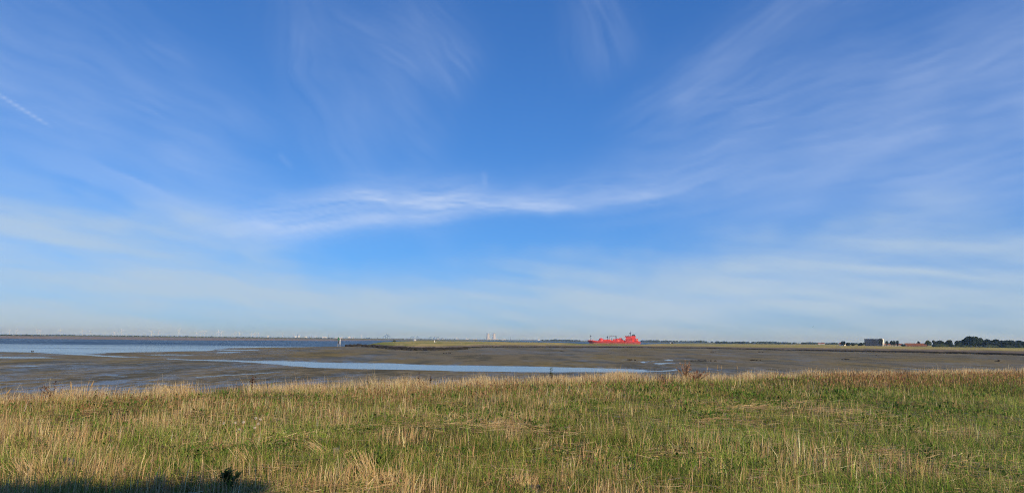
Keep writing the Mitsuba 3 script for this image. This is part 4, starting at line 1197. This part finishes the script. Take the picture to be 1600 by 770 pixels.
for px, py, h, lean, lab in [(114, 604, .72, -.12, 'tall pale stalk leaning left above the shore edge on the far left'), (136, 606, .80, .18, 'tall pale stalk leaning right above the shore edge on the far left'),
                             (4, 608, .62, .22, 'bent pale stalk at the left edge of the view'), (200, 602, .5, .03, 'upright pale stalk in the shore fringe on the left'), (1105, 592, .95, .03, 'thin pale stalk right of the rusty bush, first of three'),
                             (1122, 592, 1.0, .0, 'thin pale stalk right of the rusty bush, second of three'), (1127, 592, 1.0, .02, 'thin pale stalk right of the rusty bush, third of three'), (1152, 592, .95, .02, 'lone thin pale stalk standing clear right of the rusty bush')]:
    tall_stalk(px, py, h, lean, lab)


def straw_sheaf(label, px, py, n, L, ang, spread, width, seed):
    """Straw that has leaned over together."""
    g = np.random.default_rng(seed)
    x0, y0 = meadow_at(px, py)
    x = x0 + g.normal(0, width, n); y = y0 + g.normal(0, .15, n)
    z = meadow_z(x, y)
    a = g.normal(ang, spread, n)
    l = L * g.uniform(.5, 1.05, n)
    A = np.stack([x, y, z], -1)
    Bv = A + np.stack([np.cos(a) * l, g.normal(0, .1, n) * l, np.sin(a) * l], -1)
    w = g.uniform(.0035, .008, n)
    o = np.stack([np.sin(a), 0 * a + .2, -np.cos(a)], -1) * w[:, None]
    V = np.stack([A - o, A + o, Bv + o * .5, Bv - o * .5], 1).reshape(-1, 3)
    k = np.arange(n)[:, None] * 4
    c = np.array(STRAWS)[g.integers(0, 5, n)] * g.uniform(.75, 1.2, (n, 1))
    one('straw_tuft', label, 'grass tuft', (V, np.vstack([k + [0, 1, 2], k + [0, 2, 3]])), 'm_blade', color=np.repeat(c, 4, 0))


straw_sheaf('large straw tuft leaning left over the grass left of the bottom centre', 578, 742, 60, .55, math.radians(118), .16, .13, 1)
straw_sheaf('long straw tuft leaning left in front of the dark thistle', 392, 726, 30, .5, math.radians(126), .12, .08, 2)
straw_sheaf('pale broken straws lying sloped left of the largest tuft', 512, 706, 26, .55, math.radians(146), .08, .04, 3)
straw_sheaf('trampled brown straw heap at the bottom left of centre', 596, 762, 240, .35, math.radians(95), .9, .24, 4)
straw_sheaf('slanted straw tuft on the left above the shade', 55, 742, 60, .55, math.radians(130), .3, .15, 5)
straw_sheaf('trampled brown straw heap at the bottom centre', 815, 764, 150, .30, math.radians(90), 1.0, .09, 6)
straw_sheaf('bright straw tuft in the fringe right of the green shore plant', 878, 596, 130, .55, math.radians(100), .35, .40, 7)
straw_sheaf('tall pale tuft in the fringe on the left', 288, 612, 110, .70, math.radians(105), .35, .25, 8)


def seed_puff(px, py, label, seed):
    x, y = meadow_at(px, py)
    g = np.random.default_rng(seed)
    z0 = float(meadow_z(np.array([x]), np.array([y]))[0])
    t = thing('seeding_thistle', label, 'plant')
    rods, heads = [], []
    for k in range(5):
        b = np.array([x + g.normal(0, .14), y + g.normal(0, .1), z0 + g.uniform(.34, .6)])
        rods.append(rod((x, y, z0 - .03), b, .009, .006, 5))
        heads.append(rock((.026, .026, .024), 2, k))
        heads[-1].vertices = heads[-1].vertices * (1 + .35 * g.normal(size=(len(heads[-1].vertices), 1)).clip(-1, 1)) + b
    obj('stem', join(*rods), 'm_stem_straw', t)
    obj('seed_head', join(*heads), 'm_seed_fluff', t)


seed_puff(368, 690, 'white fluffy seed heads of a dried thistle on the left of the meadow', 1)
seed_puff(405, 686, 'small white seed heads just right of the fluffy dried thistle', 2)

# stones in the grass
for px, py, r, mat, lab in [(525.5, 708, (.13, .09, .10), 'm_stone', 'pale grey green block stone half hidden in grass left of the largest tuft'), (106, 726, (.12, .10, .10), 'm_dark_stone', 'dark grey stone in the grass at the lower left'),
                            (158, 734, (.08, .07, .06), 'm_dark_stone', 'small dark stone right of the larger one at the lower left'), (833, 768, (.14, .10, .08), 'm_dark_stone', 'dark stone in the trampled straw at the bottom centre')]:
    x, y = meadow_at(px, py)
    m = rock(r, 3, int(px))
    if px == 525.5:
        m = trimesh.creation.box(extents=(.15, .10, .18)); m = m.subdivide().subdivide()
        v = np.array(m.vertices); m.vertices = v + .02 * (nfbm(v * 14, 3, 5)[:, None] - .5) * np.sign(v)
    z = float(meadow_z(np.array([x]), np.array([y]))[0]) + r[2] * .9
    one('stone', lab, 'stone', placed(m, (x, y, z), .3), mat, smooth=35)


# ------------------------------------------------------------------ the hedge behind the viewer, whose shade falls on the lower left
def hedge():
    t = thing('hedge', 'tall clipped hedge behind the viewer that shades the meadow at the lower left', 'hedge')
    X0, X1, Y0, Y1, Hh = -14.0, 7.6, -4.4, -1.2, 9.85
    nx, nz = 60, 24
    core = box(X0 + .25, X1 - .25, Y0 + .25, Y1 - .25, 0.3, Hh - .25)
    core = placed(core, (0, 0, 4.4))
    obj('trunk', join(*[rod((xx, -3.1, 4.2), (xx, -3.1, 8.0), .12, .05, 6) for xx in np.arange(X0 + .6, X1, 1.1)]), 'm_bark', t)
    g = np.random.default_rng(3)
    n = 26000
    P = np.stack([g.uniform(X0, X1, n), g.uniform(Y0, Y1, n), g.uniform(.2, Hh, n)], -1)
    f = g.integers(0, 4, n)
    P[f == 0, 1] = Y1; P[f == 1, 1] = Y0; P[f >= 2, 2] = Hh
    e = g.random(n) < .06
    P[e, 0] = np.where(g.random(e.sum()) < .5, X0, X1)
    P += g.normal(0, .12, (n, 3))
    lump = nfbm(P * .8, 3, 5) - .5
    P[:, 2] += np.where(P[:, 2] > Hh - .5, lump * .9, 0)
    nr = g.normal(size=(n, 3)); nr /= np.linalg.norm(nr, axis=1, keepdims=True)
    a = np.cross(nr, g.normal(size=(n, 3))); a /= np.linalg.norm(a, axis=1, keepdims=True); b = np.cross(nr, a)
    s = g.uniform(.09, .2, (n, 1))
    P[:, 2] += 4.4
    V = np.stack([P - a * s, P + b * s * .6, P + a * s, P - b * s * .6], 1).reshape(-1, 3)
    k = np.arange(n)[:, None] * 4
    c = np.array([.04, .07, .02]) * g.uniform(.6, 1.4, (n, 1))
    obj('foliage', (V, np.vstack([k + [0, 1, 2], k + [0, 2, 3]])), 'm_leaf', t, color=np.repeat(c, 4, 0))
    obj('branch_mass', core, 'm_bark', t)


hedge()

# ------------------------------------------------------------------ haze
scene['haze_air'] = {'type': 'homogeneous', 'albedo': {'type': 'rgb', 'value': [0.74, 0.86, 0.97]}, 'sigma_t': {'type': 'rgb', 'value': [HAZE * 0.70, HAZE * 1.0, HAZE * 1.5]}}
scene['haze'] = {'type': 'cube', 'to_world': T().translate([0, 0, 98.0]).scale([29500, 29500, 102.0]), 'bsdf': {'type': 'null'}, 'interior': {'type': 'ref', 'id': 'haze_air'}}
labels['haze'] = {'label': 'thin blue haze over the estuary', 'kind': 'stuff'}
print('grass triangles', tris)
